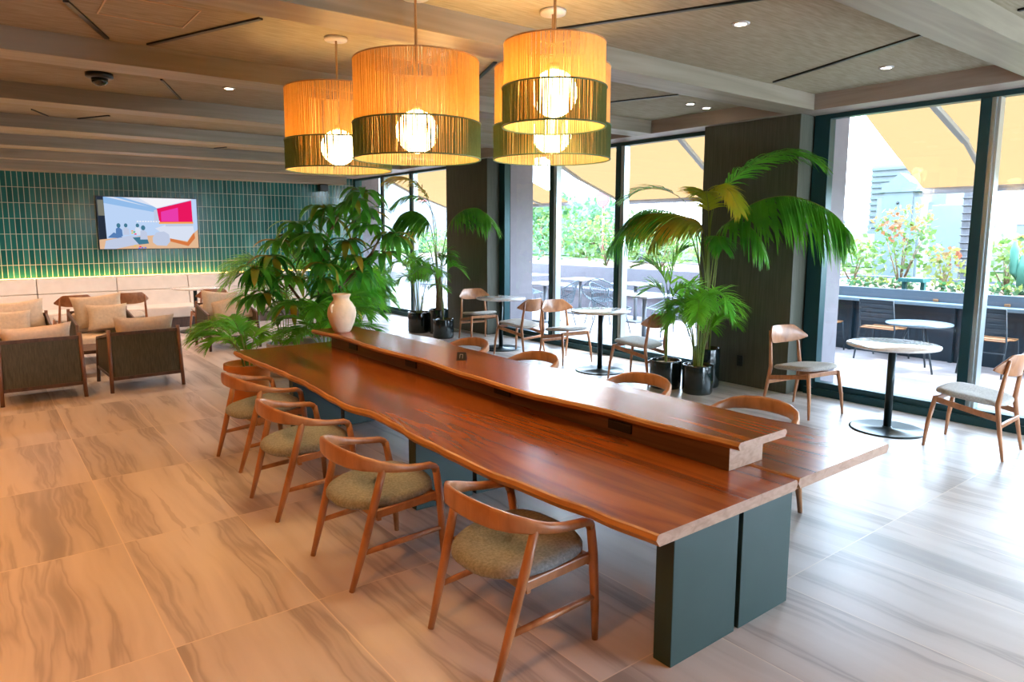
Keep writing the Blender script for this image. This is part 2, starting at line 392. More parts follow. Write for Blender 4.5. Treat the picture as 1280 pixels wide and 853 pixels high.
# ------------------------------------------------------------------ room shell
XW=6.87; YB=14.3; ZB=2.81; ZP=2.958
XL=-4.2; YN=-3.2
b=MB();b.box(XL,XW+.1,YN,YB,-.12,0);struct(b.build('floor',M['floor']),'large veined stone tile floor','floor')
b=MB();b.box(XL,XW+.25,YN,YB,ZP,ZP+.12);struct(b.build('ceiling',M['ceil']),'woven beige ceiling panels between beams','ceiling')
b=MB();b.box(XL,XW+.15,YB,YB+.15,-.12,ZP+.1);struct(b.build('wall_back',M['walltile']),'green vertical stick tile wall','wall')
b=MB();b.box(XL-.15,XL,YN,YB,-.12,ZP+.1);struct(b.build('wall_left',M['plaster']),'plain left wall','wall')
b=MB();b.box(XL,4.0,YN-.15,YN,-.12,ZP+.1);b.box(4.0,XW+.1,YN-.15,YN,2.4,ZP+.1);struct(b.build('wall_near',M['plaster']),'plain near wall','wall')
ti=1
for k in range(-2,6):
    y0=3.60+2.0*k
    b=MB();b.box(XL,XW-.37,y0,y0+.30,ZB,ZP+.02);struct(b.build('trim_%d'%ti,M['beam'],bevel=.004),'limed wood ceiling beam','trim');ti+=1
b=MB();b.box(XW-.37,XW+.2,YN,YB,ZB,ZP+.02);struct(b.build('trim_%d'%ti,M['beamy'],bevel=.004),'ceiling edge beam above the windows','trim');ti+=1
b=MB();b.box(XL,XW-.37,13.95,YB,2.66,ZP+.02);struct(b.build('trim_%d'%ti,M['beam'],bevel=.004),'low bulkhead over the green tile wall','trim');ti+=1

# piers (inner dark cloth, outer pale)
def pier(y0,y1,xo,lab):
    b=MB();b.box(6.58,XW+.05,y0,y1,0,ZB);struct(b.build('wall_right',M['pier'],bevel=.003),lab+' dark taupe pier between windows','wall')
    b=MB();b.box(XW+.07,xo,y0-.14,y1+.05,-.1,2.98);struct(b.build('wall_outer',M['outcol'],bevel=.003),'pale outer pier seen through glass','wall')
pier(3.775,4.90,7.27,'right-hand')
pier(8.99,10.18,7.41,'middle')
b=MB();b.box(XW+.07,7.45,14.32,15.4,-.1,2.98);struct(b.build('wall_outer',M['outcol']),'pale outer pier by the tile wall','wall')

# windows
def win(n,y0,y1,mull,ends):
    root=bpy.data.objects.new('window_%d'%n,None);COL.objects.link(root);root.location=(XW,(y0+y1)/2,0);yc=(y0+y1)/2
    struct(root,'floor to ceiling window with dark teal frame','window')
    f=MB()
    f.box(-.05,.05,y0-yc,y1-yc,0,.13);f.box(-.05,.05,y0-yc,y1-yc,2.765,ZB)
    for e0,e1 in ends: f.box(-.055,.055,e0-yc,e1-yc,.0,ZB-.001)
    f.build('window_frame',M['frame'],root,bevel=.004)
    for y in mull:
        g=MB();g.box(-.06,.05,y-.01-yc,y+.07-yc,.13,2.765);g.build('mullion',M['frame'],root,bevel=.003)
        g=MB();g.box(-.05,.05,y-.075-yc,y-.01-yc,.13,2.765);g.box(-.058,-.05,y-.05-yc,y-.035-yc,.13,2.765);g.build('silver_channel',M['alu'],root,bevel=.003)
    ys=[y0]+sorted(mull)+[y1]
    for a,c in zip(ys[:-1],ys[1:]):
        g=MB();g.add([(.01,a-yc,.13),(.01,c-yc,.13),(.01,c-yc,2.765),(.01,a-yc,2.765)],[(0,1,2,3)]);g.build('glass_pane',M['glass'],root)
win(1,YN,3.76,[2.25,.95,-.4,-1.7],[(3.60,3.76)])
win(2,4.90,8.985,[6.38,7.69],[(8.84,8.985),(4.9,5.0)])
win(3,10.18,14.3,[11.78,12.96],[(14.2,14.3),(10.18,10.25)])
b=MB();b.box(XW-.1,XW-.055,10.2,14.25,0,.07);b.box(XW-.1,XW-.055,4.92,8.95,0,.07);b.box(XW-.1,XW-.055,YN,3.7,0,.07)
struct(b.build('baseboard_right',M['frame']),'dark sill strip under the windows','trim')

nw=bpy.data.objects.new('window_4',None);COL.objects.link(nw);nw.location=(5.4,YN-.05,0);struct(nw,'added window behind the camera that lights the foreground floor','window')  # unseen window, added to let daylight onto the foreground floor
f=MB();f.box(-1.4,1.47,-.05,.05,0,.13);f.box(-1.4,1.47,-.05,.05,2.3,2.4)
f.box(-1.4,-1.3,-.05,.05,.13,2.3);f.build('window_frame',M['frame'],nw)
for xx in (0,):
    f=MB();f.box(xx-.04,xx+.04,-.05,.05,.13,2.3);f.build('mullion',M['frame'],nw)
f=MB();f.add([(-1.4,0,.13),(1.47,0,.13),(1.47,0,2.3),(-1.4,0,2.3)],[(0,1,2,3)]);f.build('glass_pane',M['glass'],nw)

# ------------------------------------------------------------------ ceiling fittings
def slot(a,c,lab,w=.03):
    b=MB();b.beam((*a,ZP-.004),(*c,ZP-.004),w,.016,mi=0);o=b.build('linear_vent',M['black']);tag(o,lab,'vent','diagonal slot vents in the ceiling')
slot((5.684,3.53),(5.116,2.09),'dark diagonal slot vent in the ceiling bay at upper right, nearest the windows')
slot((3.094,3.56),(3.731,2.14),'dark diagonal slot vent above the double pendant')
slot((3.577,5.036),(3.332,4.445),'short dark slot vent just right of the middle pendant')
slot((5.1,5.45),(5.471,4.392),'dark slot vent behind the right pendants, by the pier')
slot((1.103,5.52),(1.53,4.441),'dark diagonal slot vent left of the pendants')
slot((.541,4.792),(.849,5.52),'thin dark slot vent at top left of the ceiling')
slot((1.422,6.689),(1.775,7.56),'thin dark slot vent beyond the dome camera',.018)
slot((1.116,9.55),(1.361,9.083),'short slot vent farther back over the lounge')
slot((.64,9.137),(.82,9.55),'faint thin slot vent far left over the lounge',.012)
slot((3.168,11.55),(3.268,11.534-.25),'tiny slot vent in the farthest bay near the green wall')
slot((5.019,1.556),(4.98,1.1),'clipped slot vent at the top right corner of the photo')
def downlight(x,y,lab):
    t=thing('recessed_downlight',lab,'light',(x,y,ZP))
    b=MB();b.lathe([(.045,-.008),(.055,-.006),(.055,.0)],20);tr=b.build('trim_ring',M['canopy'],t)
    b=MB();b.lathe([(.0,-.0085),(.036,-.0085)],16);b.build('lamp_lens',LENS,tr)
LENS=emis('downlight_lens',(1,.86,.66),9)
downlight(3.964,2.712,'small recessed downlight right of the double pendant')
downlight(5.904,2.69,'small recessed downlight near the right-hand windows')
downlight(5.96,4.628,'left one of two downlights by the pier')
downlight(6.28,4.669,'right one of two downlights by the pier')
downlight(1.995,6.721,'lone downlight left of the left pendant')
t=thing('dome_camera','black dome security camera on the ceiling at upper left','camera',(.967,6.784,ZP+.004))
b=MB();b.lathe([(.105,0),(.105,-.035),(.09,-.045)],24);b.build('base',M['black'],t)
b=MB();b.lathe([(.065,-.044),(.06,-.075),(.035,-.10),(0.001,-.108)],24);b.build('dome',M['blackpot'],t)
t=thing('access_panel','faint square access hatch in the ceiling at upper left','hatch',(.96,4.74,ZP))
b=MB()
for s_ in(-1,1):
    b.box(-.24,.24,s_*.22-.004,s_*.22+.004,-.004,0);b.box(s_*.24-.004,s_*.24+.004,-.22,.22,-.004,0)
b.build('panel_rim',M['rod'],t)
t=thing('ceiling_speaker','small black speaker at the top corner of the green tile wall','speaker',(6.02,14.1,2.6))
b=MB();b.box(-.09,.09,-.08,.08,-.09,.05);b.build('cabinet',M['black'],t,bevel=.01)
b=MB();b.box(-.015,.015,.0,.2,-.02,.02);b.build('bracket',M['blackmetal'],t)

# ------------------------------------------------------------------ communal table
Y0,Y1=1.50,6.27
t=thing('communal_table','long live-edge walnut communal table with raised centre shelf on dark green panel legs','table',(2.7,3.9,0))
def lp(v):return (v[0]-2.7,v[1]-3.9)
def interp(tab,y):
    for (a,p),(c,q) in zip(tab[:-1],tab[1:]):
        if a<=y<=c:
            k=(y-a)/(c-a);k=k*k*(3-2*k);return p+(q-p)*k
    return tab[-1][1] if y>tab[-1][0] else tab[0][1]
def slab(left,right,y0,y1,z0,z1,taper=.012,n=90):
    """slab with live edges; left/right: functions of y; mats: 0 top 1 edge 2 end"""
    b=MB();vs=[];fs=[]
    for i in range(n+1):
        y=y0+(y1-y0)*i/n
        l=left(y);r=right(y)
        for x,z in((l+taper*1.6,z0),(l,z0+(z1-z0)*.55),(l+.008,z1-.004),(l+.018,z1),(r-.018,z1),(r-.008,z1-.004),(r,z0+(z1-z0)*.55),(r-taper*1.6,z0)):
            vs.append((x-2.7,y-3.9,z))
    m=8
    for i in range(n):
        for j in range(m):
            k=(j+1)%m
            fs.append((i*m+j,i*m+k,(i+1)*m+k,(i+1)*m+j))
    b.add(vs,fs,0)
    for q in range(len(fs)):
        j=q%m; b.m[q]=0 if j in(3,7) else 1; 
    b.add([vs[i] for i in range(m)],[tuple(range(m))],2);b.add([vs[n*m+i] for i in range(m)],[tuple(range(m))[::-1]],2)
    return b
LE=[(1.5,1.83),(1.75,1.80),(2.1,1.775),(2.5,1.745),(3.0,1.762),(3.3,1.785),(3.6,1.798),(3.9,1.757),(4.2,1.77),(4.78,1.81),(5.4,1.80),(6.27,1.785)]
REt=[(1.5,3.60),(1.95,3.58),(2.3,3.54),(3.2,3.55),(3.8,3.60),(4.3,3.54),(5.2,3.55),(5.8,3.64),(6.27,3.60)]
def wig(y,a,s):return a*(math.sin(y*7.3+s)+.6*math.sin(y*17.1+s*2)+.4*math.sin(y*31+s))
def _n(b):
    return b
slab(lambda y:interp(LE,y)+wig(y,.004,1),lambda y:2.752,Y0,Y1,.553,.60).build('tabletop',[M['tabletop'],M['tableedge'],M['endgrain']],t)
slab(lambda y:2.755,lambda y:interp(REt,y)+wig(y,.004,3),Y0,Y1,.553,.60).build('tabletop',[M['tabletop'],M['tableedge'],M['endgrain']],t)
SL=[(1.69,2.585),(2.3,2.55),(3.1,2.47),(3.6,2.49),(4.3,2.53),(5.0,2.50),(5.6,2.54),(6.2,2.49)]
SR=[(1.69,2.975),(2.5,2.96),(3.5,2.985),(4.5,2.95),(5.5,2.97),(6.2,2.93)]
b=MB();b.box(2.60-2.7,2.86-2.7,1.74-3.9,6.0-3.9,.60,.705);rb=b.build('shelf_riser',[M['riser'],M['endgrain']],t,bevel=.002)
rb.data.polygons[2].material_index=1
slab(lambda y:interp(SL,y)+wig(y,.003,2),lambda y:interp(SR,y)+wig(y,.003,5),1.69,6.2,.705,.742,.008).build('raised_shelf',[M['tabletop'],M['tableedge'],M['endgrain']],t)
for y in (2.39,3.39,4.53,5.53):
    b=MB();b.box(2.590-2.7,2.602-2.7,y-.08-3.9,y+.08-3.9,.633,.682);o=b.build('power_outlet',M['black'],t,bevel=.002);o['label']='black power outlet'
for yf in (1.555,3.45,5.41):
    for xa,xb in((2.0,2.41),(2.44,2.81)):
        b=MB();b.box(xa-2.7,xb-2.7,yf-3.9,yf+.085-3.9,0,.556);b.build('leg',M['legpanel'],t,bevel=.003)

# things on the shelf
t=thing('clay_vase','cream clay jug-shaped vase with small handles on the far end of the raised shelf','vase',(2.665,5.90,.742))
prof=[(.085,0),(.105,.02),(.14,.09),(.163,.155),(.166,.19),(.155,.24),(.125,.285),(.098,.31),(.090,.33),(.094,.348),(.108,.362),(.108,.375),(.095,.378),(.085,.36),(.08,.33)]
k=.98
b=MB();b.lathe([(r*.80*k,z*.93) for r,z in prof],32);vb=b.build('body',M['clay'],t)
for a in (R(200),R(20)):
    c,s_=math.cos(a),math.sin(a);b=MB()
    pts=[(.105,.28),(.135,.275),(.148,.25),(.142,.215),(.128,.195)]
    b.tube([(c*p*.9,s_*p*.9,q*.93) for p,q in pts],[.009,.012,.012,.012,.009],8);b.build('handle',M['clay'],vb)
SG=thing('table_sign','small black A-shaped table sign with white mark on the raised shelf','sign',(2.745,4.06,.742),R(-52));t=SG;SG.scale=(.68,.68,.68)
b=MB()
b.add([(-.05,-.035,0),(.05,-.035,0),(.05,-.003,.085),(-.05,-.003,.085),(-.05,-.031,0),(.05,-.031,0),(.05,.001,.085),(-.05,.001,.085)],[(0,1,2,3),(7,6,5,4),(0,4,5,1),(3,2,6,7),(1,5,6,2),(0,3,7,4)])
b.add([(-.05,.035,0),(.05,.035,0),(.05,.003,.085),(-.05,.003,.085),(-.05,.031,0),(.05,.031,0),(.05,-.001,.085),(-.05,-.001,.085)],[(0,3,2,1),(7,4,5,6),(0,1,5,4),(3,7,6,2),(1,2,6,5),(0,4,7,3)])
b.build('board',M['black'],t)
b=MB()
def onface(u,v,o=.0012): # u across, v up along slanted front face
    return (u,-.035+.032*v-o,.085*v)
for (u0,u1,v0,v1) in((-.018,-.012,.25,.75),(.012,.018,.25,.75),(-.018,.018,.70,.76)):
    b.add([onface(u0,v0),onface(u1,v0),onface(u1,v1),onface(u0,v1)],[(0,1,2,3)])
b.build('white_mark',M['signwhite'],t)

# ------------------------------------------------------------------ armchairs at the communal table
def make_armchair(label):
    t=thing('armchair',label,'chair',(0,0,0))
    # faces +X, origin on the floor at the centre of the feet
    half=[(-.232,0,.612),(-.228,.07,.611),(-.208,.15,.605),(-.165,.215,.594),(-.10,.252,.578),(-.03,.268,.560),(.05,.270,.545),(.12,.266,.537),(.165,.262,.533),(.188,.260,.521),(.198,.258,.500)]
    hh=[.088,.087,.082,.070,.052,.040,.033,.031,.032,.033,.034];ww=[.022,.023,.026,.031,.038,.042,.042,.040,.038,.034,.031]
    pts=[(x,-y,z) for x,y,z in half[::-1]]+half[1:]
    b=MB();b.sweep(pts,ww[::-1]+ww[1:],hh[::-1]+hh[1:],n=14);b.build('back_rail',M['chairwood'],t)
    for s_ in(-1,1):
        b=MB();b.tube([(.197,s_*.258,.515),(.222,s_*.252,.38),(.243,s_*.245,.15),(.25,s_*.242,0)],[.0175,.020,.018,.013],12);b.build('leg',M['chairwood'],t)
        b=MB();b.tube([(-.085,s_*.256,.572),(-.125,s_*.250,.42),(-.19,s_*.238,.18),(-.245,s_*.228,0)],[.018,.020,.019,.013],12);b.build('leg',M['chairwood'],t)
        b=MB();b.tube([(-.195,s_*.237,.175),(0,s_*.243,.185),(.235,s_*.247,.195)],[.012,.015,.012],10);b.build('stretcher',M['chairwood'],t)
        b=MB();b.beam((-.12,s_*.235,.345),(.225,s_*.238,.365),.022,.04);b.build('seat_rail',M['chairwood'],t,bevel=.005)
    b=MB();b.beam((-.10,-.24,.335),(-.10,.24,.335),.022,.05);b.build('cross_rail',M['chairwood'],t,bevel=.004)
    b=MB();b.beam((.215,-.24,.352),(.215,.24,.352),.022,.04);b.build('cross_rail',M['chairwood'],t,bevel=.004)
    # seat
    out=[];n=40
    for i in range(n):
        a=2*PI*i/n;c,s_=math.cos(a),math.sin(a)
        p=.5 if c>0 else .85
        x=math.copysign(abs(c)**p,c);y=math.copysign(abs(s_)**.7,s_)
        out.append((.015+x*.245,y*.243*(1.0 if c>0 else 1-.12*abs(c))))
    b=MB();vs=[];fs=[]
    prof=[(.90,.362),(1.0,.375),(1.0,.392),(.96,.408),(.85,.417),(.5,.419),(.0,.415)]
    for k,z in prof:
        for x,y in out: vs.append((x*k,y*k,z+.018*(x-.0)/.24))
    for i in range(len(prof)-1):
        for j in range(n): fs.append((i*n+j,i*n+(j+1)%n,(i+1)*n+(j+1)%n,(i+1)*n+j))
    fs.append(tuple(range(n))[::-1]);b.add(vs,fs,0,True);b.build('seat',M['seatfab'],t)
    return t
GA='walnut armchairs with grey seats around the communal table'
arm=make_armchair('walnut armchair on the left side of the long table, nearest the camera')
register(arm)
arm['group']=GA;arm.location=(1.66,2.11,0)
for y,lab,rz in((3.04,'walnut armchair on the left side of the long table, second from the camera',0),(4.02,'walnut armchair on the left side of the long table, third from the camera',0),(5.0,'walnut armchair at the left side of the long table, farthest, beside the terracotta pot',R(3))):
    dup(arm,(1.525 if y<4.5 else 1.60,y,0),rz,lab,GA)
for y,lab in((2.28,'armchair behind the raised shelf, nearest the camera, only its rounded back showing'),(3.20,'armchair behind the raised shelf, second from the camera, back rail just showing'),(4.34,'armchair behind the raised shelf, third from the camera, below the middle café table'),(5.30,'armchair behind the raised shelf, farthest, next to the small black sign')):
    dup(arm,(3.56,y,0),PI,lab,GA)

# ------------------------------------------------------------------ café chairs and tables
def make_cafe(label):
    t=thing('cafe_chair',label,'chair')
    # faces +Y ; front feet y=.25, rear feet y=-.26
    W=M['cafewood']
    for s_ in(-1,1):
        b=MB();b.tube([(s_*.205,.20,.40),(s_*.225,.235,.18),(s_*.235,.25,0)],[.018,.016,.010],10);b.build('leg',W,t)
        b=MB();b.tube([(s_*.225,-.27,0),(s_*.215,-.235,.20),(s_*.205,-.205,.40),(s_*.195,-.225,.58),(s_*.185,-.25,.74)],[.010,.016,.019,.015,.010],10);b.build('leg',W,t)
        b=MB();b.beam((s_*.212,-.225,.30),(s_*.205,.19,.375),.020,.042);b.build('side_rail',W,t,bevel=.005)
    b=MB();b.beam((-.2,.195,.385),(.2,.195,.385),.022,.04,(0,0,1));b.build('front_rail',W,t,bevel=.004)
    b=MB();b.beam((-.215,-.235,.255),(.215,-.235,.255),.020,.032);b.build('stretcher',W,t,bevel=.004)
    # backrest: bent plate with pointed ends
    n=20;b=MB();vs=[];fs=[]
    for i in range(n+1):
        u=-1+2*i/n;x=u*.252
        y=-.272+.105*abs(u)**2.0
        zc=.690;a_=abs(u)
        top=zc+(.088 if a_<.58 else .088-.098*((a_-.58)/.42)**1.2);bot=zc-.080+.050*a_**3.0
        for (yy,zz) in((y-.007,bot),(y+.007,bot+.002),(y+.004,top),(y-.011,top)): vs.append((x,yy-.02*((zz-.63)/.15),zz))
    for i in range(n):
        for j in range(4): fs.append((i*4+j,i*4+(j+1)%4,(i+1)*4+(j+1)%4,(i+1)*4+j))
    fs+=[(3,2,1,0),(n*4,n*4+1,n*4+2,n*4+3)]
    b.add(vs,fs,0,False);b.build('backrest',W,t,bevel=.003,smooth=True)
    # seat, wing-shaped front
    out=[];n=36
    for i in range(n):
        a=2*PI*i/n;c,s_=math.cos(a),math.sin(a)
        x=math.copysign(abs(c)**.55,c)*(.235+.02*s_);y=math.copysign(abs(s_)**.6,s_)*.23
        out.append((x,y+.0))
    vs=[];fs=[];prof=[(.9,.398),(1,.408),(1,.424),(.95,.436),(.8,.441),(0,.436)];b=MB()
    for k,z in prof:
        for x,y in out: vs.append((x*k,y*k,z+.03*abs(x/.25)**2*k*.35+.022*(y/.23)*k))
    for i in range(len(prof)-1):
        for j in range(n): fs.append((i*n+j,i*n+(j+1)%n,(i+1)*n+(j+1)%n,(i+1)*n+j))
    fs.append(tuple(range(n))[::-1]);b.add(vs,fs,0,True);b.build('seat',M['cafefab'],t)
    return t
GC='brown wooden café chairs with pale seats by the windows'
cf=make_cafe('rightmost brown café chair, beside the right-hand round table, its back nearest the camera')
register(cf);cf['group']=GC;cf.location=(6.06,1.93,0);cf.rotation_euler.z=R(2)
cafe=[((6.06,3.31,0),R(172),'brown wooden café chair facing the camera beside the right-hand pier'),
 ((6.02,6.52,0),R(176),'brown wooden café chair beyond the middle round table, facing the camera'),
 ((5.93,5.20,0),R(10),'brown wooden café chair in front of the middle round table beside the black pots'),
 ((5.86,7.27,0),R(12),'brown wooden café chair in front of the far round table, back to the middle table'),
 ((6.15,8.62,0),R(168),'brown wooden café chair beyond the far round table beside the palm pots')]
for l,a,lab in cafe: dup(cf,l,a,lab,GC)
def make_ctable(label,loc):
    t=thing('cafe_table',label,'table',loc)
    b=MB();b.lathe([(.29,0),(.29,.008),(.275,.012),(.04,.016),(.034,.03)],36);b.build('base',M['blackmetal'],t)
    b=MB();b.lathe([(.030,.02),(.030,.70)],16);b.build('pole',M['blackmetal'],t)
    b=MB();b.lathe([(.06,.695),(.12,.705),(.33,.707),(.352,.714),(.352,.728),(.346,.732),(0.0,.732)],44);b.build('table_top',M['marble'],t)
    return t
ct=make_ctable('round pale marble café table on black pedestal between the two right-hand chairs',(6.06,2.55,0));register(ct)
ct['group']='round marble café tables'
dup(ct,(5.92,5.80,0),0,'round pale marble café table on black pedestal in the middle, left of the black pots','round marble café tables')
dup(ct,(5.95,7.80,0),0,'round pale marble café table on black pedestal farthest back, in front of the middle pier','round marble café tables')
# outlet on pier
t=thing('wall_outlet','black socket plate low on the right-hand pier','outlet',(6.579,4.327,.267))
b=MB();b.box(-.008,0,-.035,.035,-.06,.06);b.build('plate',M['black'],t,bevel=.002)
b=MB();b.box(-.010,-.008,-.012,.012,-.03,-.005);b.box(-.010,-.008,-.012,.012,.005,.03);b.build('socket_face',M['blackmetal'],t)

# ------------------------------------------------------------------ pendants
def pendant(x,y,zb,h,r,gr,label,canopy=True,ang=0,gh=.195,gz=.155):
    t=thing('pendant_lamp',label,'lamp',(x,y,zb),ang,'string drum pendant lamps over the communal table')
    zt=h; zs=gh
    def strings(z0,z1,rad,n,w):
        b=MB()
        for i in range(n):
            a=2*PI*(i+random.uniform(-.18,.18))/n;a2=a+random.uniform(-.006,.006)
            ww=w*random.uniform(.7,1.15)
            r0=Vector((math.cos(a),math.sin(a),0));t0=Vector((-math.sin(a),math.cos(a),0))
            r1=Vector((math.cos(a2),math.sin(a2),0))
            vs=[]
            for z,rr in((z0,r0),(z1,r1)):
                for p,q in((-1,-.5),(1,-.5),(1,.5),(-1,.5)): 
                    v=rr*(rad+q*.003)+t0*p*ww/2;vs.append((v.x,v.y,z))
            b.add(vs,[(0,1,5,4),(1,2,6,5),(2,3,7,6),(3,0,4,7)])
        return b
    n=int(2*PI*r/.0080)
    strings(zs,zt,r-.004,n,.0062).build('upper_cord_drum',M['cordA'],t)
    strings(0.002,zs,r-.005,n,.0034).build('inner_cord_lining',M['cordA'],t)
    strings(0,zs,r+.004,n,.0042).build('lower_cord_drum',M['cordG'],t)
    for z,rr,nm in((0,r+.004,'bottom_ring'),(zs,r+.006,'middle_ring'),(zt,r-.004,'top_ring')):
        b=MB();b.tube([(rr*math.cos(2*PI*i/64),rr*math.sin(2*PI*i/64),z) for i in range(64)],.0045,6,closed=True);b.build(nm,M['ring'] if nm!='top_ring' else M['rod'],t)
    b=MB()
    b.tube([(-r,0,zt),(r,0,zt)],.004,6);b.tube([(0,-r,zt),(0,r,zt)],.004,6);b.build('cross_spokes',M['rod'],t)
    b=MB();b.tube([(0,0,gz+gr*.9),(0,0,ZP-zb-.01)],.0075,8);b.build('rod',M['rod'],t)
    b=MB();b.lathe([(.075,ZP-zb-.022),(.078,ZP-zb-.012),(.078,ZP-zb)],28);b.build('canopy',M['canopy'],t)
    b=MB();gr=.12;b.sphere((0,0,gz),gr,32,20);gl=b.build('globe',M['globe'],t)
    b=MB();b.lathe([(.028,gz+gr*.93),(.028,gz+gr+.03),(.012,gz+gr+.035)],16);b.build('globe_holder',M['rod'],gl)
    return t
pendant(2.08,4.575,2.075,.535,.355,.115,'large string drum pendant lamp, leftmost of the cluster')
pendant(2.07,3.50,2.062,.535,.355,.115,'large string drum pendant lamp at the centre of the cluster, biggest in view')
pendant(2.47,2.785,2.195,.415,.265,.115,'small string drum pendant lamp at upper right, nearest the camera',gz=.17)
pendant(2.862,3.245,2.09,.535,.350,.115,'large string drum pendant lamp tucked behind and below the small upper-right one')
pendant(2.81,4.45,2.30,.415,.265,.115,'small string drum pendant lamp hidden behind the central drum, rod and canopy showing',gz=.17)

# ------------------------------------------------------------------ back wall: tv, sofa, led
t=thing('television','wall-mounted flat television with a lit bedroom picture on the green tile wall','television',(2.67,14.3,1.81))
tw,th=1.69,.955
b=MB();b.box(-tw/2,tw/2,-.12,-.07,-th/2,th/2);tvb=b.build('bezel',M['tvbody'],t,bevel=.004)
b=MB();b.box(-.25,.25,-.07,0,-.2,.2);b.build('wall_mount',M['tvbody'],t)
cols=[(.52,.68,.95),(.30,.52,.85),(.85,.01,.12),(.72,.78,.92),(.80,.50,.30),(.55,.62,.80),(.06,.20,.30),(.70,.20,.06),(.02,.03,.05),(.10,.22,.48),(.93,.93,.98),(.85,.05,.42),(.06,.5,.2),(.10,.18,.75),(.85,.62,.08),(.95,.42,.10),(.20,.20,.16)]
tvm=[emis('screen_colour',c,.42) for c in cols]
b=MB();lay=[0]
def sp(poly,mi):
    lay[0]+=1;y=-.1205-.0004*lay[0]
    b.add([((u-.5)*(tw-.03),y,(.5-v)*(th-.03)) for u,v in poly],[tuple(range(len(poly)))[::-1]],mi)
sp([(0,0),(1,0),(1,1),(0,1)],0)
sp([(0,0),(.55,0),(.62,.12),(.56,.28),(.0,.10)],1)
sp([(.08,0),(.42,0),(.60,.16),(.56,.20)],3)
sp([(.16,0),(.24,0),(.58,.18),(.57,.21)],1)
sp([(.40,0),(1,0),(.96,.01),(.58,.20)],10)
sp([(0,0),(.062,0),(.075,1),(0,1)],8)  # dark reflection along the screen's left edge, drawn as a polygon
sp([(0.004,.06),(.060,.06),(.066,.36),(0.006,.36)],16)  # paler upper part of the same drawn reflection
sp([(.55,.24),(.60,.22),(.60,.48),(.545,.48)],5)
sp([(.58,.21),(.945,.03),(.95,.48),(.60,.49)],2)
sp([(.62,.27),(.80,.18),(.80,.46),(.62,.46)],11)
sp([(.595,.475),(.955,.465),(.955,.50),(.595,.51)],15)
sp([(.0,.82),(.30,.76),(.95,.70),(1,.62),(1,1),(0,1)],4)
sp([(.95,0),(1,0),(1,.62),(.96,.62)],0)
sp([(.55,.60),(.66,.53),(.95,.52),(.96,.66),(.88,.86),(.70,.80)],3)
sp([(.70,.80),(.88,.88),(.96,.68),(.965,.80),(.89,.96),(.70,.86)],7)
sp([(.66,.51),(.95,.50),(.95,.55),(.66,.56)],5)
sp([(.52,.78),(.56,.68),(.64,.66),(.69,.72),(.70,.86),(.66,.95),(.56,.94),(.52,.88)],5)
sp([(.08,.78),(.14,.68),(.20,.74),(.24,.80)],9)
sp([(.06,.84),(.30,.74),(.45,.78),(.40,.90),(.15,1),(.04,1)],5)
sp([(.32,.78),(.46,.76),(.48,.90),(.38,.92)],6)
def person(u,v,s,c):
    sp([(u-.035*s,v+.26*s),(u-.03*s,v+.10*s),(u,v+.06*s),(u+.035*s,v+.12*s),(u+.04*s,v+.26*s)],c)
    sp([(u+.022*s*math.cos(a*PI/5),v+.03*s+.05*s*math.sin(a*PI/5)) for a in range(10)],6)
person(.19,.52,.9,9);person(.26,.52,.8,5);person(.375,.52,.8,3);person(.43,.56,1.0,5)
for (u,v,c) in((.31,.64,15),(.33,.66,12),(.31,.68,14),(.34,.70,2),(.33,.93,14),(.38,.95,2),(.40,.97,13),(.43,.97,13),(.37,.98,13)):
    sp([(u,v),(u+.02,v),(u+.02,v+.025),(u,v+.025)],c)
for i in range(9): sp([(.37+i*.027,.455),(.387+i*.027,.455),(.387+i*.027,.475),(.37+i*.027,.475)],10)
b.build('screen',tvm,tvb)

t=thing('banquette_sofa','long cream upholstered banquette along the green tile wall','sofa',(1.5,13.6,0))
x0,x1=-3.6,5.4
b=MB();b.box(x0-1.5,x1-1.5,12.95-13.6,YB-13.6-.01,0,.19);b.build('plinth',M['darkwood'],t)
xs=[-3.6,-2.66,-1.50,-.34,.82,1.98,3.14,4.30,5.4]
for a,c in zip(xs[:-1],xs[1:]):
    b=MB();b.box(a-1.5+.004,c-1.5-.004,12.86-13.6,13.55-13.6,.185,.375);b.build('seat_cushion',M['cream'],t,bevel=.025,seg=3)
    b=MB();ya,yb=13.50-13.6,13.62-13.6
    for z0,z1 in((.33,.63),(.635,.875)):
        f=lambda z:ya+(yb-ya)*(z-.33)/.55
        b.add([(a-1.496,f(z0),z0),(c-1.504,f(z0),z0),(c-1.504,.36,z0),(a-1.496,.36,z0),(a-1.496,f(z1),z1),(c-1.504,f(z1),z1),(c-1.504,.36,z1),(a-1.496,.36,z1)],[(0,3,2,1),(4,5,6,7),(0,1,5,4),(1,2,6,5),(2,3,7,6),(3,0,4,7)])
    b.build('back_cushion',M['cream'],t,bevel=.014,seg=3)
b=MB();b.box(x0-1.5,x1-1.5,.37,.69,.19,.84);b.build('back_ledge',M['cream'],t)
b=MB();b.box(x0,x1+1.3,YB-.10,YB-.07,.845,.862);o=b.build('light_strip',M['led']);tag(o,'glowing amber light strip between the banquette and green tiles','light')
b=MB();b.box(x0,x1+1.3,YB-.13,YB-.002,.84,.845);tag(b.build('strip_ledge',M['cream']),'thin ledge under the amber light strip','ledge')

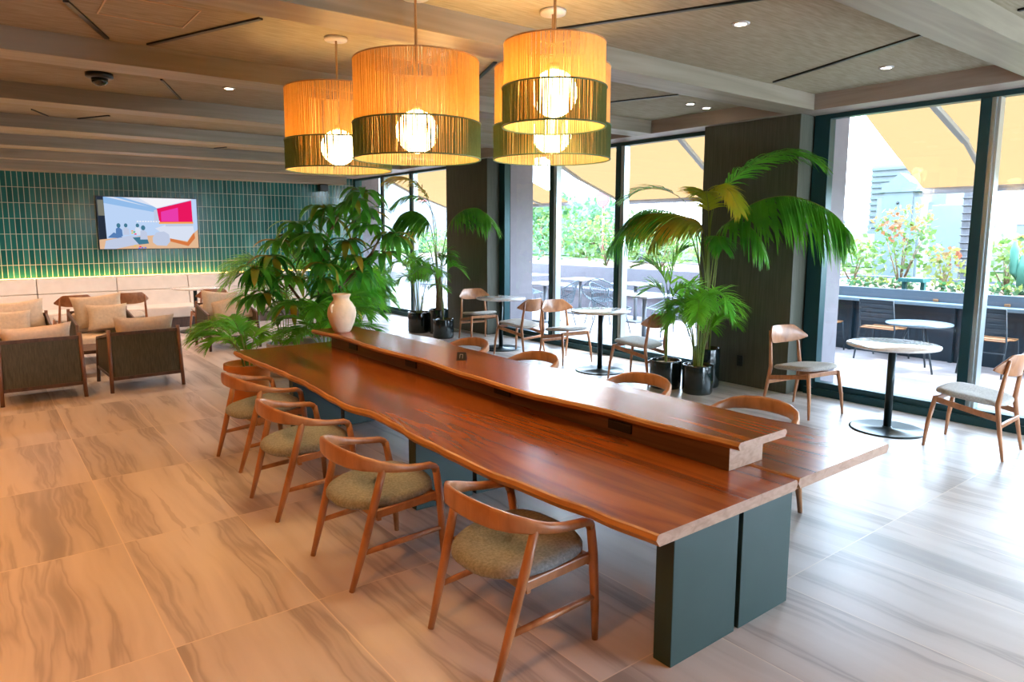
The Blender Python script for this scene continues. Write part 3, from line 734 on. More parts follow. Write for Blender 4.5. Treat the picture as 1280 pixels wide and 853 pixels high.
# ------------------------------------------------------------------ lounge chairs & pillows
def pillow_mesh(w,h,d,dip=.12):
    n=14;b=MB();vs=[];fs=[]
    for s_ in(1,-1):
        for i in range(n+1):
            for j in range(n+1):
                u=-1+2*i/n;v=-1+2*j/n
                e=(1-u**4)*(1-v**4)
                px=u*w/2*(1-.10*(1-v*v)*(abs(u)**3));pz=v*h/2*(1-dip*(1-u*u)*(abs(v)**3))
                vs.append((px,s_*d/2*max(e,0)**.55,pz))
    m=(n+1)*(n+1)
    for k in range(2):
        for i in range(n):
            for j in range(n):
                q=(k*m+i*(n+1)+j,k*m+(i+1)*(n+1)+j,k*m+(i+1)*(n+1)+j+1,k*m+i*(n+1)+j+1)
                fs.append(q if k else q[::-1])
    b.add(vs,fs,0,True);return b
def make_lounge(label):
    t=thing('lounge_chair',label,'chair')
    W,D=.69,.76 # faces +Y; back at y=-D/2
    b_=M['postwood']
    for s_ in(-1,1):
        b=MB();b.tube([(s_*.345,-.375,0),(s_*.333,-.315,.65)],.019,10);b.build('post',b_,t)
        b=MB();b.tube([(s_*.345,.375,0),(s_*.333,.33,.50)],.019,10);b.build('post',M['darkwood'],t)
        b=MB();b.beam((s_*.334,-.32,.60),(s_*.334,.34,.495),.028,.03);b.build('arm_rail',M['darkwood'],t,bevel=.004)
        b=MB();b.beam((s_*.34,-.36,.17),(s_*.34,.36,.17),.022,.03);b.build('side_rail',M['darkwood'],t,bevel=.004)
        b=MB();vs=[(s_*.337,-.35,.185),(s_*.337,.35,.185),(s_*.333,.33,.485),(s_*.333,-.315,.59)]
        b.add([(x-.006,y,z) for x,y,z in vs]+[(x+.006,y,z) for x,y,z in vs],[(0,1,2,3),(7,6,5,4),(0,4,5,1),(1,5,6,2),(2,6,7,3),(3,7,4,0)]);b.build('side_panel',M['cordweave'],t)
    b=MB();b.beam((-.333,-.32,.605),(.333,-.32,.605),.022,.035);b.build('top_rail',M['darkwood'],t,bevel=.004)
    b=MB();b.beam((-.342,-.36,.145),(.342,-.36,.145),.022,.035);b.build('bottom_rail',M['darkwood'],t,bevel=.004)
    b=MB();nn=46
    for i in range(nn):
        x=-.315+.63*(i+.5)/nn;b.beam((x,-.361,.15),(x,-.321,.60),.0125,.008,(0,1,0))
    b.add([(-.325,-.352,.15),(.325,-.352,.15),(.325,-.312,.60),(-.325,-.312,.60)],[(0,1,2,3)])
    b.build('woven_back',M['cordweave'],t)
    b=MB();b.box(-.32,.32,-.33,.34,.16,.19);b.build('seat_frame',M['darkwood'],t)
    b=MB();b.box(-.318,.318,-.31,.37,.19,.345);b.build('seat_cushion',M['pillow'],t,bevel=.03,seg=3)
    b=MB();vs=[]
    b.add([(-.315,-.30,.34),(.315,-.30,.34),(.315,-.17,.34),(-.315,-.17,.34),(-.31,-.315,.60),(.31,-.315,.60),(.31,-.20,.60),(-.31,-.20,.60)],[(0,3,2,1),(4,5,6,7),(0,1,5,4),(1,2,6,5),(2,3,7,6),(3,0,4,7)])
    b.build('back_cushion',M['pillow'],t,bevel=.035,seg=3)
    return t
GL='dark lounge chairs with woven cord backs'
lc=make_lounge('dark lounge chair with woven back toward the camera, right one of the front pair');register(lc)
lc['group']=GL;lc.location=(1.385,8.36,0);lc.rotation_euler.z=R(2)
dup(lc,(.47,8.34,0),R(1),'leftmost dark lounge chair with woven back toward the camera, partly out of frame',GL)
dup(lc,(1.30,10.25,0),R(182),'lounge chair facing the camera with two pillows, behind the front right one',GL)
dup(lc,(.38,10.25,0),R(180),'lounge chair facing the camera behind the leftmost one, pillows on it',GL)
dup(lc,(2.90,10.38,0),R(180),'dark lounge chair facing the camera half hidden by the palm fronds',GL)
GP='cream linen pillows on the lounge chairs'
pw=pillow_mesh(.60,.42,.17).build('throw_pillow',M['pillow']);tag(pw,'wide cream pillow leaning in the front right lounge chair, top edge showing','pillow',GP)
pw.location=(1.42,8.19,.565);pw.rotation_euler=(R(14),0,R(2))
def pil(loc,rx,rz,lab,sc=(1,1,1),ry=0):
    o=pw.copy();COL.objects.link(o);o.location=loc;o.rotation_euler=(rx,ry,rz);o.scale=sc;o['label']=lab
pil((.46,8.18,.55),R(14),0,'cream pillow leaning in the leftmost front lounge chair',(1.02,1,.95),R(-3))
pil((1.28,10.42,.62),R(-14),0,'large cream pillow at the back of the chair behind the front right one',(1,1,1.05),R(-4))
pil((1.36,10.24,.555),R(-20),0,'smaller cream pillow in front of the large one, chair behind the front right one',(.8,.9,.82))
pil((.40,10.42,.60),R(-14),0,'large cream pillow in the far left lounge chair',(1,1,1),R(-4))
pil((.30,10.24,.54),R(-20),0,'smaller cream pillow in front, far left lounge chair',(.8,.9,.8))
pil((2.86,10.55,.60),R(-14),0,'cream pillow at the back of the lounge chair by the palm fronds',(.9,1,.95),R(6))
pil((2.98,10.38,.53),R(-24),R(-10),'cream pillow tilted forward in the lounge chair by the palm fronds',(.95,.9,.9),R(-12))
t=thing('coffee_table','low dark coffee table between the facing lounge chairs','table',(.93,9.3,0))
b=MB();b.box(-.55,.55,-.28,.28,.27,.31);b.build('table_top',M['darkwood'],t,bevel=.006)
for sx in(-1,1):
    for sy in(-1,1):
        b=MB();b.box(sx*.5-.02,sx*.5+.02,sy*.24-.02,sy*.24+.02,0,.27);b.build('leg',M['darkwood'],t)
# dining chairs facing the banquette
GB='dark-backed café chairs facing the banquette'
for x,lab in((1.10,'café chair with dark wooden back facing the banquette, left one, behind the pillows'),(1.79,'café chair with dark wooden back facing the banquette, below the television'),(2.95,'café chair facing the banquette, behind the lounge chair by the palm')):
    r_=dup(cf,(x,11.5,0),R(4),lab,GB)
    for c in [o for o in COL.objects if o.parent==r_ and o.name.startswith(('backrest','leg'))]:
        pass
dup(ct,(2.93,12.25,0),0,'round café table in front of the banquette, right of the television','round marble café tables')

# ------------------------------------------------------------------ plants
def catmull(P,n):
    P=[Vector(p) for p in P];P=[P[0]*2-P[1]]+P+[P[-1]*2-P[-2]];out=[];k=len(P)-3
    for i in range(n+1):
        u=i/n*k;s_=min(int(u),k-1);f=u-s_
        a,b_,c,d=P[s_:s_+4]
        out.append(.5*((2*b_)+(-a+c)*f+(2*a-5*b_+4*c-d)*f*f+(-a+3*b_-3*c+d)*f**3))
    return out
def leafstrip(b,p,d,L,w,droop,up,mi=0,segs=4,fold=.15):
    """long narrow leaf from p along d, curving down"""
    d=d.normalized();side=d.cross(up)
    if side.length<.1: side=d.cross(Vector((1,0,0)))
    side.normalize();vs=[];q=p.copy();dd=d.copy()
    prof=[.35,1,.85,.5,.02] if segs==4 else [.3,.9,1,.85,.55,.02]
    st=L/segs
    for i in range(segs+1):
        ww=w*prof[i]/2;nrm=side.cross(dd).normalized()
        vs+= [q-side*ww+nrm*ww*fold*2,q-nrm*ww*fold,q+side*ww+nrm*ww*fold*2]
        q=q+dd*st;dd=(dd+Vector((0,0,-droop))).normalized()
    fs=[]
    for i in range(segs):
        a=i*3;fs+=[(a,a+1,a+4,a+3),(a+1,a+2,a+5,a+4)]
    b.add(vs,fs,mi,True)
def frond(P,t0,n,L,w,parent,mat,stemr=.007,droop=.25,fwd=.55,name='frond',vshape=.25,hang=0):
    pts=catmull(P,48);b=MB();k=len(pts)
    b.tube(pts,[stemr*(1-.75*i/(k-1)) for i in range(k)],5,mi=1)
    for i in range(n):
        u=t0+(1-t0)*(i+.3)/n
        f=u*(k-1);i0=min(int(f),k-2);p=pts[i0].lerp(pts[i0+1],f-i0);d=(pts[i0+1]-pts[i0]).normalized()
        v=(u-t0)/(1-t0)
        ll=L*(.45+1.1*math.sin(PI*min(1,(v*.9+.12)))**.8*.6)*(1 if v<.92 else .75)
        sd=d.cross(Vector((0,0,1)))
        if sd.length<.15: sd=d.cross(Vector((1,0,0)))
        sd.normalize();upn=sd.cross(d)
        for s_ in(-1,1):
            dd=sd*s_*(1-fwd*.5)+d*(fwd+.4*v)+upn*vshape+Vector((0,0,-hang))+Vector((random.uniform(-.08,.08),random.uniform(-.08,.08),random.uniform(-.08,.08)))
            leafstrip(b,p,dd,ll*random.uniform(.88,1.08),w,droop*random.uniform(.7,1.3),upn)
    return b.build(name,[mat,M['stem']],parent)
def pot(t,prof,mat,mulch_z,mulch_r,n=32):
    b=MB();b.lathe(prof,n);pt=b.build('pot',mat,t)
    b=MB();b.lathe([(mulch_r,mulch_z-.02),(mulch_r*.9,mulch_z),(mulch_r*.4,mulch_z+.012),(0,mulch_z+.015)],24);b.build('mulch',M['mulch'],pt,smooth=False)
def cyl(r,h,th=.012):
    return [(r*.93,0),(r*.97,.01),(r,.03),(r,h-.01),(r-.003,h),(r-th,h),(r-th-.004,h-.01),(r-th-.006,h-.06)]
def areca(loc,rz,label,n,height,spread,potp,potmat,mz,mr,L=.22,w=.018,seed=1,mat='areca',group=None,lean=(0,0),dirs=None,nl=26):
    random.seed(seed)
    t=thing('areca_palm',label,'plant',loc,rz,group);pot(t,potp,potmat,mz,mr)
    for i in range(n):
        a=(dirs[i%len(dirs)] if dirs else 2*PI*i/n*1.0)+random.uniform(-.35,.35);hh=height*random.uniform(.62,1.05);s_=spread*random.uniform(.6,1.1)
        bx,by=.04*math.cos(a),.04*math.sin(a);lx,ly=lean
        P=[(bx,by,mz),(bx+math.cos(a)*s_*.12+lx*.3,by+math.sin(a)*s_*.12+ly*.3,mz+(hh-mz)*.5),(bx+math.cos(a)*s_*.45+lx,by+math.sin(a)*s_*.45+ly,mz+(hh-mz)*.92),(bx+math.cos(a)*s_*.85+lx*1.4,by+math.sin(a)*s_*.85+ly*1.4,mz+(hh-mz)*.96),(bx+math.cos(a)*s_*1.1+lx*1.6,by+math.sin(a)*s_*1.1+ly*1.6,mz+(hh-mz)*.80)]
        frond(P,.38,nl,L,w,t,M[mat],.006,.22,.6)
    return t
# kentia by the right-hand pier: tall pot behind
t=thing('kentia_palm','tall arching palm in the rear black pot against the right-hand pier','palm',(6.24,4.52,0));random.seed(11)
pot(t,cyl(.145,.42),M['blackpot'],.385,.12)
ox,oy=6.16,4.60
def rel(*P):return [(x-ox,y-oy,z) for x,y,z in P]
b=MB();b.tube(rel((6.15,4.6,.38),(6.12,4.62,.7),(6.10,4.64,1.0)),[.03,.022,.014],8);b.build('trunk',M['bark'],t)
frond(rel((6.15,4.6,.4),(6.12,4.65,1.1),(6.05,4.85,1.75),(5.93,5.15,1.90),(5.86,5.42,1.84),(5.78,5.68,1.50)),.40,58,.60,.028,t,M['palm'],.009,.30,.5,hang=.55,vshape=.0)
frond(rel((6.15,4.6,.4),(6.12,4.62,1.1),(6.10,4.66,1.68),(6.0,4.82,1.82),(5.86,5.12,1.86),(5.76,5.34,1.80)),.40,52,.50,.034,t,M['palmyellow'],.008,.30,.5,hang=.5,vshape=.0)
frond(rel((6.16,4.6,.4),(6.15,4.55,1.1),(6.15,4.45,1.66),(6.18,4.15,1.93),(6.24,3.78,2.0),(6.30,3.42,1.86),(6.33,3.22,1.66)),.44,62,.66,.034,t,M['palm'],.009,.26,.45,hang=.75,vshape=.0)
frond(rel((6.16,4.6,.4),(6.14,4.6,1.2),(6.12,4.55,1.9),(6.16,4.28,2.25),(6.25,3.9,2.42),(6.35,3.62,2.36)),.50,54,.50,.026,t,M['palm'],.008,.22,.7,hang=.3)
frond(rel((6.15,4.6,.4),(6.12,4.62,1.2),(6.06,4.78,1.85),(5.98,5.0,2.08),(5.87,5.3,2.12),(5.77,5.55,1.98)),.58,30,.26,.018,t,M['palm'],.007,.18,.6)
frond(rel((6.15,4.6,.4),(6.12,4.6,1.2),(6.08,4.55,1.85),(6.0,4.42,2.10),(5.95,4.25,2.06),(5.92,4.1,1.85)),.60,30,.28,.026,t,M['palmyellow'],.007,.22,.6,hang=.4)
frond(rel((6.15,4.6,.4),(6.10,4.6,1.0),(6.0,4.5,1.5),(5.9,4.35,1.62),(5.8,4.2,1.5)),.6,26,.26,.022,t,M['palm'],.006,.25,.6,hang=.4)
frond(rel((6.15,4.6,.4),(6.10,4.60,1.1),(6.02,4.66,1.62),(5.93,4.82,1.80),(5.86,5.0,1.72),(5.82,5.12,1.5)),.46,34,.36,.028,t,M['palmyellow'],.007,.3,.5,hang=.5,vshape=0)
frond(rel((6.15,4.6,.4),(6.12,4.56,1.1),(6.08,4.45,1.62),(6.06,4.25,1.78),(6.08,4.05,1.68),(6.10,3.92,1.45)),.46,36,.40,.028,t,M['palm'],.007,.3,.5,hang=.5,vshape=0)
frond(rel((6.15,4.6,.4),(6.10,4.58,1.2),(6.0,4.52,1.8),(5.9,4.48,2.02),(5.78,4.42,2.05)),.55,30,.30,.024,t,M['palmyellow'],.007,.22,.6,hang=.2)
for i,(ax,ay) in enumerate(((-.06,-.02),(.03,-.07),(-.09,.05),(.06,.04))):
    b=MB();b.tube([(ax*.4,ay*.4,.38),(ax*.7,ay*.7,1.0),(ax*1.4-.03,ay*1.4,1.62)],[.009,.008,.006],6);b.build('stem',M['stem'],t)
# slender single palm, left black pot
t=thing('young_palm','slender young palm in the left-hand black pot by the right-hand pier','palm',(5.84,4.74,0));random.seed(5)
pot(t,cyl(.165,.30),M['blackpot'],.265,.14)
b=MB();b.tube([(0,0,.26),(.0,.0,.6),(.01,.01,.95)],[.016,.013,.008],8);b.build('stem',M['stem'],t)
for P in ([(0,0,.5),(0,.0,.9),(-.03,.02,1.15),(-.16,.10,1.32),(-.30,.2,1.30)],[(0,0,.5),(.01,.0,.9),(.03,-.01,1.15),(.07,-.05,1.40),(.14,-.10,1.48)],[(0,0,.4),(.01,-.02,.8),(.03,-.06,1.0),(.05,-.18,1.08),(.06,-.33,.98)],[(0,0,.4),(-.01,0,.8),(-.04,.03,1.0),(-.10,.10,1.08),(-.17,.22,1.0)]):
    frond(P,.45,13,.24,.034,t,M['areca'],.006,.16,.8)
# dense areca in front pot
GPot='potted palms in black pots by the right-hand pier'
areca((5.90,4.37,0),0,'dense bushy bright green palm in the front black pot by the right-hand pier',20,1.10,.34,cyl(.155,.30),M['blackpot'],.265,.13,L=.22,w=.016,seed=3)
# second palm by the middle pier
t=thing('kentia_palm','arching palm in a black pot against the middle pier','palm',(6.05,9.62,0));random.seed(21)
ox,oy=6.05,9.62
pot(t,cyl(.16,.40),M['blackpot'],.36,.13)
b=MB();b.tube(rel((6.07,9.62,.36),(6.08,9.64,.7),(6.07,9.66,1.0)),[.07,.055,.04],10);b.build('trunk',M['bark'],t)
frond(rel((6.05,9.62,.4),(6.04,9.66,1.1),(5.98,9.74,1.75),(5.80,9.88,1.98),(5.60,10.04,1.92),(5.46,10.16,1.60)),.42,58,.75,.036,t,M['palm'],.010,.28,.45,hang=.65,vshape=0)
frond(rel((6.05,9.62,.4),(6.03,9.64,1.2),(5.98,9.68,1.95),(5.86,9.78,2.32),(5.68,9.95,2.50),(5.50,10.1,2.50)),.5,46,.50,.026,t,M['palmyellow'],.009,.22,.6,hang=.3)
frond(rel((6.05,9.62,.4),(6.08,9.55,1.2),(6.12,9.40,1.75),(6.2,9.15,1.98),(6.3,8.85,2.02),(6.36,8.6,1.85)),.48,48,.6,.028,t,M['palm'],.009,.24,.6,hang=.6,vshape=0)
frond(rel((6.05,9.62,.4),(6.0,9.68,1.1),(5.92,9.76,1.52),(5.74,9.92,1.66),(5.52,10.1,1.58),(5.38,10.22,1.34)),.5,38,.40,.024,t,M['palmyellow'],.008,.26,.6,hang=.45)
frond(rel((6.05,9.62,.4),(6.03,9.62,1.2),(5.98,9.6,1.85),(5.82,9.7,2.18),(5.6,9.85,2.22),(5.42,10.0,2.05)),.55,36,.36,.022,t,M['palm'],.008,.24,.6,hang=.4)
frond(rel((6.05,9.62,.4),(6.02,9.55,.9),(5.98,9.4,1.2),(5.95,9.2,1.28),(5.92,9.0,1.15)),.5,22,.24,.02,t,M['palm'],.007,.2,.6)
t=thing('young_palm','thin-stemmed young palm in the small black pot in front of the middle pier','palm',(5.84,9.15,0));random.seed(8)
pot(t,cyl(.165,.30),M['blackpot'],.265,.14)
for P in ([(0,0,.26),(0,.02,.7),(.02,.05,1.1),(.08,.02,1.35),(.18,-.08,1.30)],[(0,0,.26),(.02,.0,.7),(.06,-.04,1.05),(.16,-.14,1.12),(.3,-.25,.95)],[(0,0,.26),(-.03,.03,.7),(-.08,.1,1.0),(-.2,.22,1.1),(-.34,.34,1.0)]):
    frond(P,.5,14,.22,.024,t,M['palm'],.006,.2,.7)
areca((5.86,9.93,0),0,'feathery areca palm in the leftmost black pot near the middle pier',13,1.25,.42,cyl(.185,.34),M['blackpot'],.30,.15,L=.22,w=.018,seed=9)
# planting beyond the table
terr=[(.13,0),(.15,.02),(.20,.36),(.225,.37),(.225,.42),(.20,.42),(.19,.38)]
areca((2.02,6.60,0),0,'feathery palm in the terracotta pot at the far end of the communal table',13,.86,.40,terr,M['terracotta'],.37,.18,L=.22,w=.015,seed=13,dirs=[R(a) for a in(180,100,150,60,120,90,20,135)],nl=30)
areca((2.82,7.85,0),0,'tall thin-fronded palm at the left of the big plant group',9,1.40,.50,cyl(.2,.38),M['greypot'],.34,.17,L=.30,w=.014,seed=17,dirs=[R(a) for a in(165,60,150,130,100,20)],nl=30)
areca((4.10,8.62,0),0,'bright bushy areca palm right of the vase, beyond the communal table',44,1.18,.44,cyl(.2,.22),M['terracotta'],.19,.17,L=.26,w=.020,seed=19,nl=30)
areca((2.95,6.95,0),0,'low leafy palm just beyond the far end of the table',18,.95,.50,cyl(.19,.34),M['greypot'],.30,.16,L=.22,w=.026,seed=23,mat='palm',nl=22)
# broad-leaved tree
t=thing('umbrella_tree','tall broad-leaved indoor tree with drooping leaf whorls behind the vase','plant',(3.16,7.66,0));random.seed(31)
pot(t,[(.20,0),(.23,.03),(.26,.45),(.245,.46),(.235,.42)],M['greypot'],.42,.22)
tips=[((.35,-.25,2.02),.0),((.50,-.38,1.72),0),((.10,-.05,1.92),0),((-.15,.12,1.62),0),((-.02,-.05,1.45),0),((.30,-.2,1.55),0),((.62,-.48,1.40),0),((-.38,.28,1.36),0),((-.50,.38,1.18),0),((-.25,.1,1.15),0),((.05,-.1,1.12),0),((.38,-.3,1.18),0),((-.50,.30,.95),0),((-.58,.40,.92),0),((-.30,.0,.86),0),((.12,-.25,.84),0),((-.05,-.35,1.3),0),((.45,-.32,2.12),0),((.72,-.55,1.62),0),((-.62,.2,1.25),0),((-.1,.3,1.75),0),((.0,-.3,.95),0),((.25,.1,1.8),0),((-.35,.2,1.55),0),((.3,-.35,1.35),0),((-.1,-.2,1.62),0),((.55,-.2,1.9),0),((-.5,.3,1.2),0)]
b=MB()
b.tube([(0,0,.42),(.03,-.02,1.0),(.12,-.08,1.6),(.30,-.2,2.0)],[.03,.026,.02,.012],8)
b.tube([(0,0,.42),(-.12,.08,.8),(-.35,.25,1.2)],[.026,.02,.012],8);b.tube([(.02,0,.6),(.2,-.15,1.0),(.5,-.4,1.4),(.6,-.45,1.6)],[.024,.02,.015,.01],8)
b.build('trunk',M['bark'],t)
for (c,_) in tips:
    c=Vector(c);b=MB()
    a0=Vector((c.x*.55,c.y*.55,c.z-.22));b.tube([a0,c],[.009,.006],6,mi=2)
    n=random.randint(11,14);ph=random.uniform(0,6)
    for i in range(n):
        a=2*PI*i/n+ph+random.uniform(-.15,.15);el=random.uniform(-.35,.45)
        d=Vector((math.cos(a),math.sin(a),el))
        leafstrip(b,c+Vector((0,0,random.uniform(-.02,.02))),d,random.uniform(.30,.44),random.uniform(.075,.10),random.uniform(.28,.48),Vector((0,0,1)),mi=1 if random.random()<.17 else 0,segs=5,fold=.1)
    b.build('leaf_whorl',[M['broad'],M['broad2'],M['stem']],t)

# ------------------------------------------------------------------ outside
b=MB();b.box(XW+.1,14,-6,40,-.12,-.02);struct(b.build('terrace_deck',M['deck']),'pale boarded terrace deck outside the windows','ground')
b=MB();b.box(14,900,-300,700,-.45,-.25);struct(b.build('lawn',M['lawn']),'bright green lawn beyond the planters','ground')
# planters
t=thing('planter_box','dark slate planter wall with soil bed behind the outdoor counter','planter',(10.4,1.5,0))
b=MB();b.box(-.3,-.2,-7,4.8,-.02,.88);b.box(2.6,2.7,-7,4.8,-.02,.88);b.box(-.2,2.6,4.7,4.8,-.02,.88);b.build('wall_panel',M['planterdark'],t)
b=MB();b.box(-.2,2.6,-7,4.7,.0,.84);b.build('soil_bed',M['soil'],t)
t=thing('planter_bench','grey concrete planter wall with a seat ledge behind the outdoor tables','planter',(11.2,14,0))
b=MB();b.box(-.2,-.05,-7.3,9,-.02,.90);b.box(3.0,3.1,-7.3,9,-.02,.90);b.build('wall_panel',M['concrete'],t)
b=MB();b.box(-.65,-.2,-5.5,1.5,.38,.45);b.box(-.6,-.25,-5.4,1.4,-.02,.38);b.build('seat_ledge',M['outcol'],t)
b=MB();b.box(-.05,3.0,-7.3,9,0,.86);b.build('soil_bed',M['soil'],t)
t=thing('outdoor_counter','long narrow steel-blue counter along the dark planter outside','counter',(10.0,1.6,0))
b=MB();b.box(-.12,.1,-7,3.55,.70,.745);b.build('counter_top',M['counter'],t,bevel=.004)
b=MB();b.box(.04,.1,-7,3.55,-.02,.70);b.build('front_panel',M['counterdark'],t)
for y in(-1.6,.3,1.9,3.2):
    b=MB();b.box(-.02,.04,y-.02,y+.02,-.02,.70);b.build('post',M['counterdark'],t)
for y,lab in((3.75,'left amber block light on the outdoor counter back'),(2.95,'right amber block light on the outdoor counter back')):
    b=MB();b.box(-.015,.015,-.03,.03,-.015,.02);o=b.build('block_light',M['outseat'],bevel=.004);o.location=(10.07,y,.765);tag(o,lab,'light','amber block lights on the outdoor counter')
def make_ochair(label):
    t=thing('slatted_outdoor_chair',label,'chair')  # faces +X
    m=M['outchair']
    b=MB();b.tube([(-.30,-.23,0),(-.20,-.22,.42),(-.27,-.21,.80),(-.27,.21,.80),(-.20,.22,.42),(-.30,.23,0)],.011,8);b.build('back_frame',m,t)
    b=MB();b.tube([(.26,-.23,0),(.20,-.22,.40),(.20,.22,.40),(.26,.23,0)],.011,8);b.build('front_legs',m,t)
    b=MB();b.tube([(-.27,-.225,.12),(-.24,-.222,.28),(-.24,.222,.28),(-.27,.225,.12)],.009,8);b.build('rear_hoop',m,t)
    b=MB()
    for z in(.54,.60,.66,.72,.78): b.beam((-.215-.055*(z-.42)/.38,-.21,z),(-.215-.055*(z-.42)/.38,.21,z),.006,.042)
    b.build('back_slats',m,t)
    b=MB()
    for i in range(7):
        x=-.19+.065*i;b.beam((x,-.215,.42+.01*math.sin(i)),(x,.215,.42+.01*math.sin(i)),.055,.012)
    b.build('seat_slats',M['outseat'],t)
    return t
GO='slatted metal chairs at the outdoor counter'
oc=make_ochair('slatted metal chair at the outdoor counter, left of the mullion, centre one');register(oc)
oc['group']=GO;oc.location=(9.62,4.18,-.02)
dup(oc,(9.62,5.05,-.02),0,'slatted metal chair at the outdoor counter, half hidden by the pale outer pier',GO)
dup(oc,(9.60,2.95,-.02),0,'slatted metal chair at the outdoor counter, right of the mullion',GO)
dup(oc,(9.60,2.0,-.02),0,'slatted metal chair at the outdoor counter, farthest right by the photo edge',GO)
t=thing('outdoor_round_table','dark round outdoor table beside the counter chairs','table',(9.1,3.55,-.02))
b=MB();b.lathe([(.0,.56),(.34,.56),(.36,.57),(.36,.585),(0,.59)],32);b.build('table_top',M['counter'],t)
for a in range(3):
    b=MB();c,s_=math.cos(a*2.1),math.sin(a*2.1);b.tube([(c*.1,s_*.1,.56),(c*.27,s_*.27,0)],.012,6);b.build('leg',M['outchair'],t)
def otable(loc,lab,sq=.34):
    t=thing('outdoor_table',lab,'table',loc,0,'white-topped outdoor tables')
    b=MB();b.box(-sq,sq,-sq,sq,.70,.725);b.build('table_top',M['outtable'],t,bevel=.01)
    b=MB();b.tube([(0,0,.03),(0,0,.70)],.035,10);b.build('pole',M['galv'],t)
    b=MB();b.box(-.22,.22,-.22,.22,0,.03);b.build('base',M['galv'],t)
otable((10.0,10.4,-.02),'white outdoor table in the centre pane, bench behind it')
otable((8.2,7.1,-.02),'white outdoor table nearest the right mullion and palm')
otable((9.9,8.8,-.02),'white outdoor table right of the mullion, second row')
otable((8.6,9.9,-.02),'white outdoor table seen left of the left mullion')
otable((10.1,12.2,-.02),'farthest white outdoor table behind the left mullion')
def make_shell(lab):
    t=thing('wire_shell_chair',lab,'chair') # faces +Y
    b=MB();n=16;m=9;vs=[];fs=[]
    for i in range(m+1):
        v=i/m
        for j in range(n+1):
            u=-1+2*j/n
            # v 0 front of seat -> 1 top of back
            if v<.45: y=.25-.50*v/.45;z=.42-.03*math.sin(v/.45*PI)
            else: k=(v-.45)/.55;y=-.25-.12*k;z=.42+.42*k-.16*abs(u)**2*k
            x=u*(.27+.05*math.sin(v*PI));z+=.20*abs(u)**3*(math.sin(min(1,v*1.6)*PI/2))*(1 if v<.6 else max(0,1-(v-.6)*2));y+=.16*abs(u)**2*(v>.3)*min(1,(v-.3)*2)
            vs.append((x,y,z))
    for i in range(m):
        for j in range(n): fs.append((i*(n+1)+j,i*(n+1)+j+1,(i+1)*(n+1)+j+1,(i+1)*(n+1)+j))
    b.add(vs,fs);o=b.build('wire_shell',M['wire'],t);w=o.modifiers.new('w','WIREFRAME');w.thickness=.009;w.use_replace=True
    for s_ in(-1,1):
        b=MB();b.tube([(s_*.16,.18,.40),(s_*.24,.26,0)],.009,6);b.build('leg',M['wire'],t)
        b=MB();b.tube([(s_*.16,-.18,.40),(s_*.24,-.27,0)],.009,6);b.build('leg',M['wire'],t)
    rim=[vs[j] for j in range(n+1)]+[vs[i*(n+1)+n] for i in range(1,m+1)]+[vs[m*(n+1)+n-j] for j in range(1,n+1)]+[vs[i*(n+1)] for i in range(m-1,0,-1)]
    b=MB();b.tube(rim,.010,6,closed=True);b.build('rim',M['wire'],t)
    return t
GS='blue-grey wire shell chairs on the terrace'
sc=make_shell('wire shell chair behind the right mullion, facing the near white table');register(sc)
sc['group']=GS;sc.location=(8.35,7.95,-.02);sc.rotation_euler.z=R(200)
for l,a,lab in(((9.0,7.3,-.02),R(70),'wire shell chair seen right of the mullion above the café chair'),((9.3,9.1,-.02),R(-60),'wire shell chair between the mullions beside the centre table'),((9.3,11.2,-.02),R(250),'wire shell chair just right of the left mullion'),((8.3,9.2,-.02),R(30),'wire shell chair low in the narrow left pane'),((9.2,12.5,-.02),R(200),'farthest wire shell chair in the narrow left pane'),((9.0,14.6,-.02),R(150),'wire shell chair seen through the far left window')):
    dup(sc,l,a,lab,GS)
# awnings
def awning(y0,y1,lab,arms,xb=9.5,zb=2.19,slope=.47,x0=7.12):
    t=thing('awning',lab,'awning',(x0,(y0+y1)/2,0),0,'cream fabric awnings over the terrace');yc=(y0+y1)/2
    z0=zb+(xb-x0)*slope;b=MB();n=12
    vs=[];fs=[]
    for i in range(n+1):
        k=i/n
        for y in(y0,y1): vs.append((k*(xb-x0),y-yc,z0+(zb-z0)*k-.04*math.sin(PI*k)))
    for i in range(n): fs.append((i*2,i*2+1,i*2+3,i*2+2))
    b.add(vs,fs,0,True);b.build('canvas',M['awning'],t)
    b=MB();b.tube([(xb-x0,y0-yc,zb-.02),(xb-x0,y1-yc,zb-.02)],.045,10);b.build('front_bar',M['awnbar'],t)
    b=MB();b.box(-.08,.06,y0-yc,y1-yc,z0-.02,z0+.12);b.build('cassette',M['awnbar'],t)
    for ya,yk,ye in arms:
        xm=(xb-x0)*.52
        b=MB();b.beam((.05,ya-yc,z0-.08),(xm,yk-yc,z0+(zb-z0)*.52-.13),.07,.05);b.build('arm',M['awnarm'],t,bevel=.008)
        b=MB();b.beam((xm,yk-yc,z0+(zb-z0)*.52-.13),(xb-x0,ye-yc,zb-.03),.05,.04);b.build('forearm',M['awnarm'],t,bevel=.008)
awning(-2.5,3.77,'cream fabric awning outside the right-hand window',[(3.15,2.95,3.05),(-1.5,-1.2,-1.5)])
awning(5.5,8.90,'cream fabric awning outside the middle window',[(8.80,8.75,8.8),(6.0,6.2,6.0)],slope=.41,zb=2.215)
awning(10.20,14.68,'cream fabric awning outside the far window',[(14.5,14.45,14.5),(11,11.2,11)],slope=.40,zb=2.24)

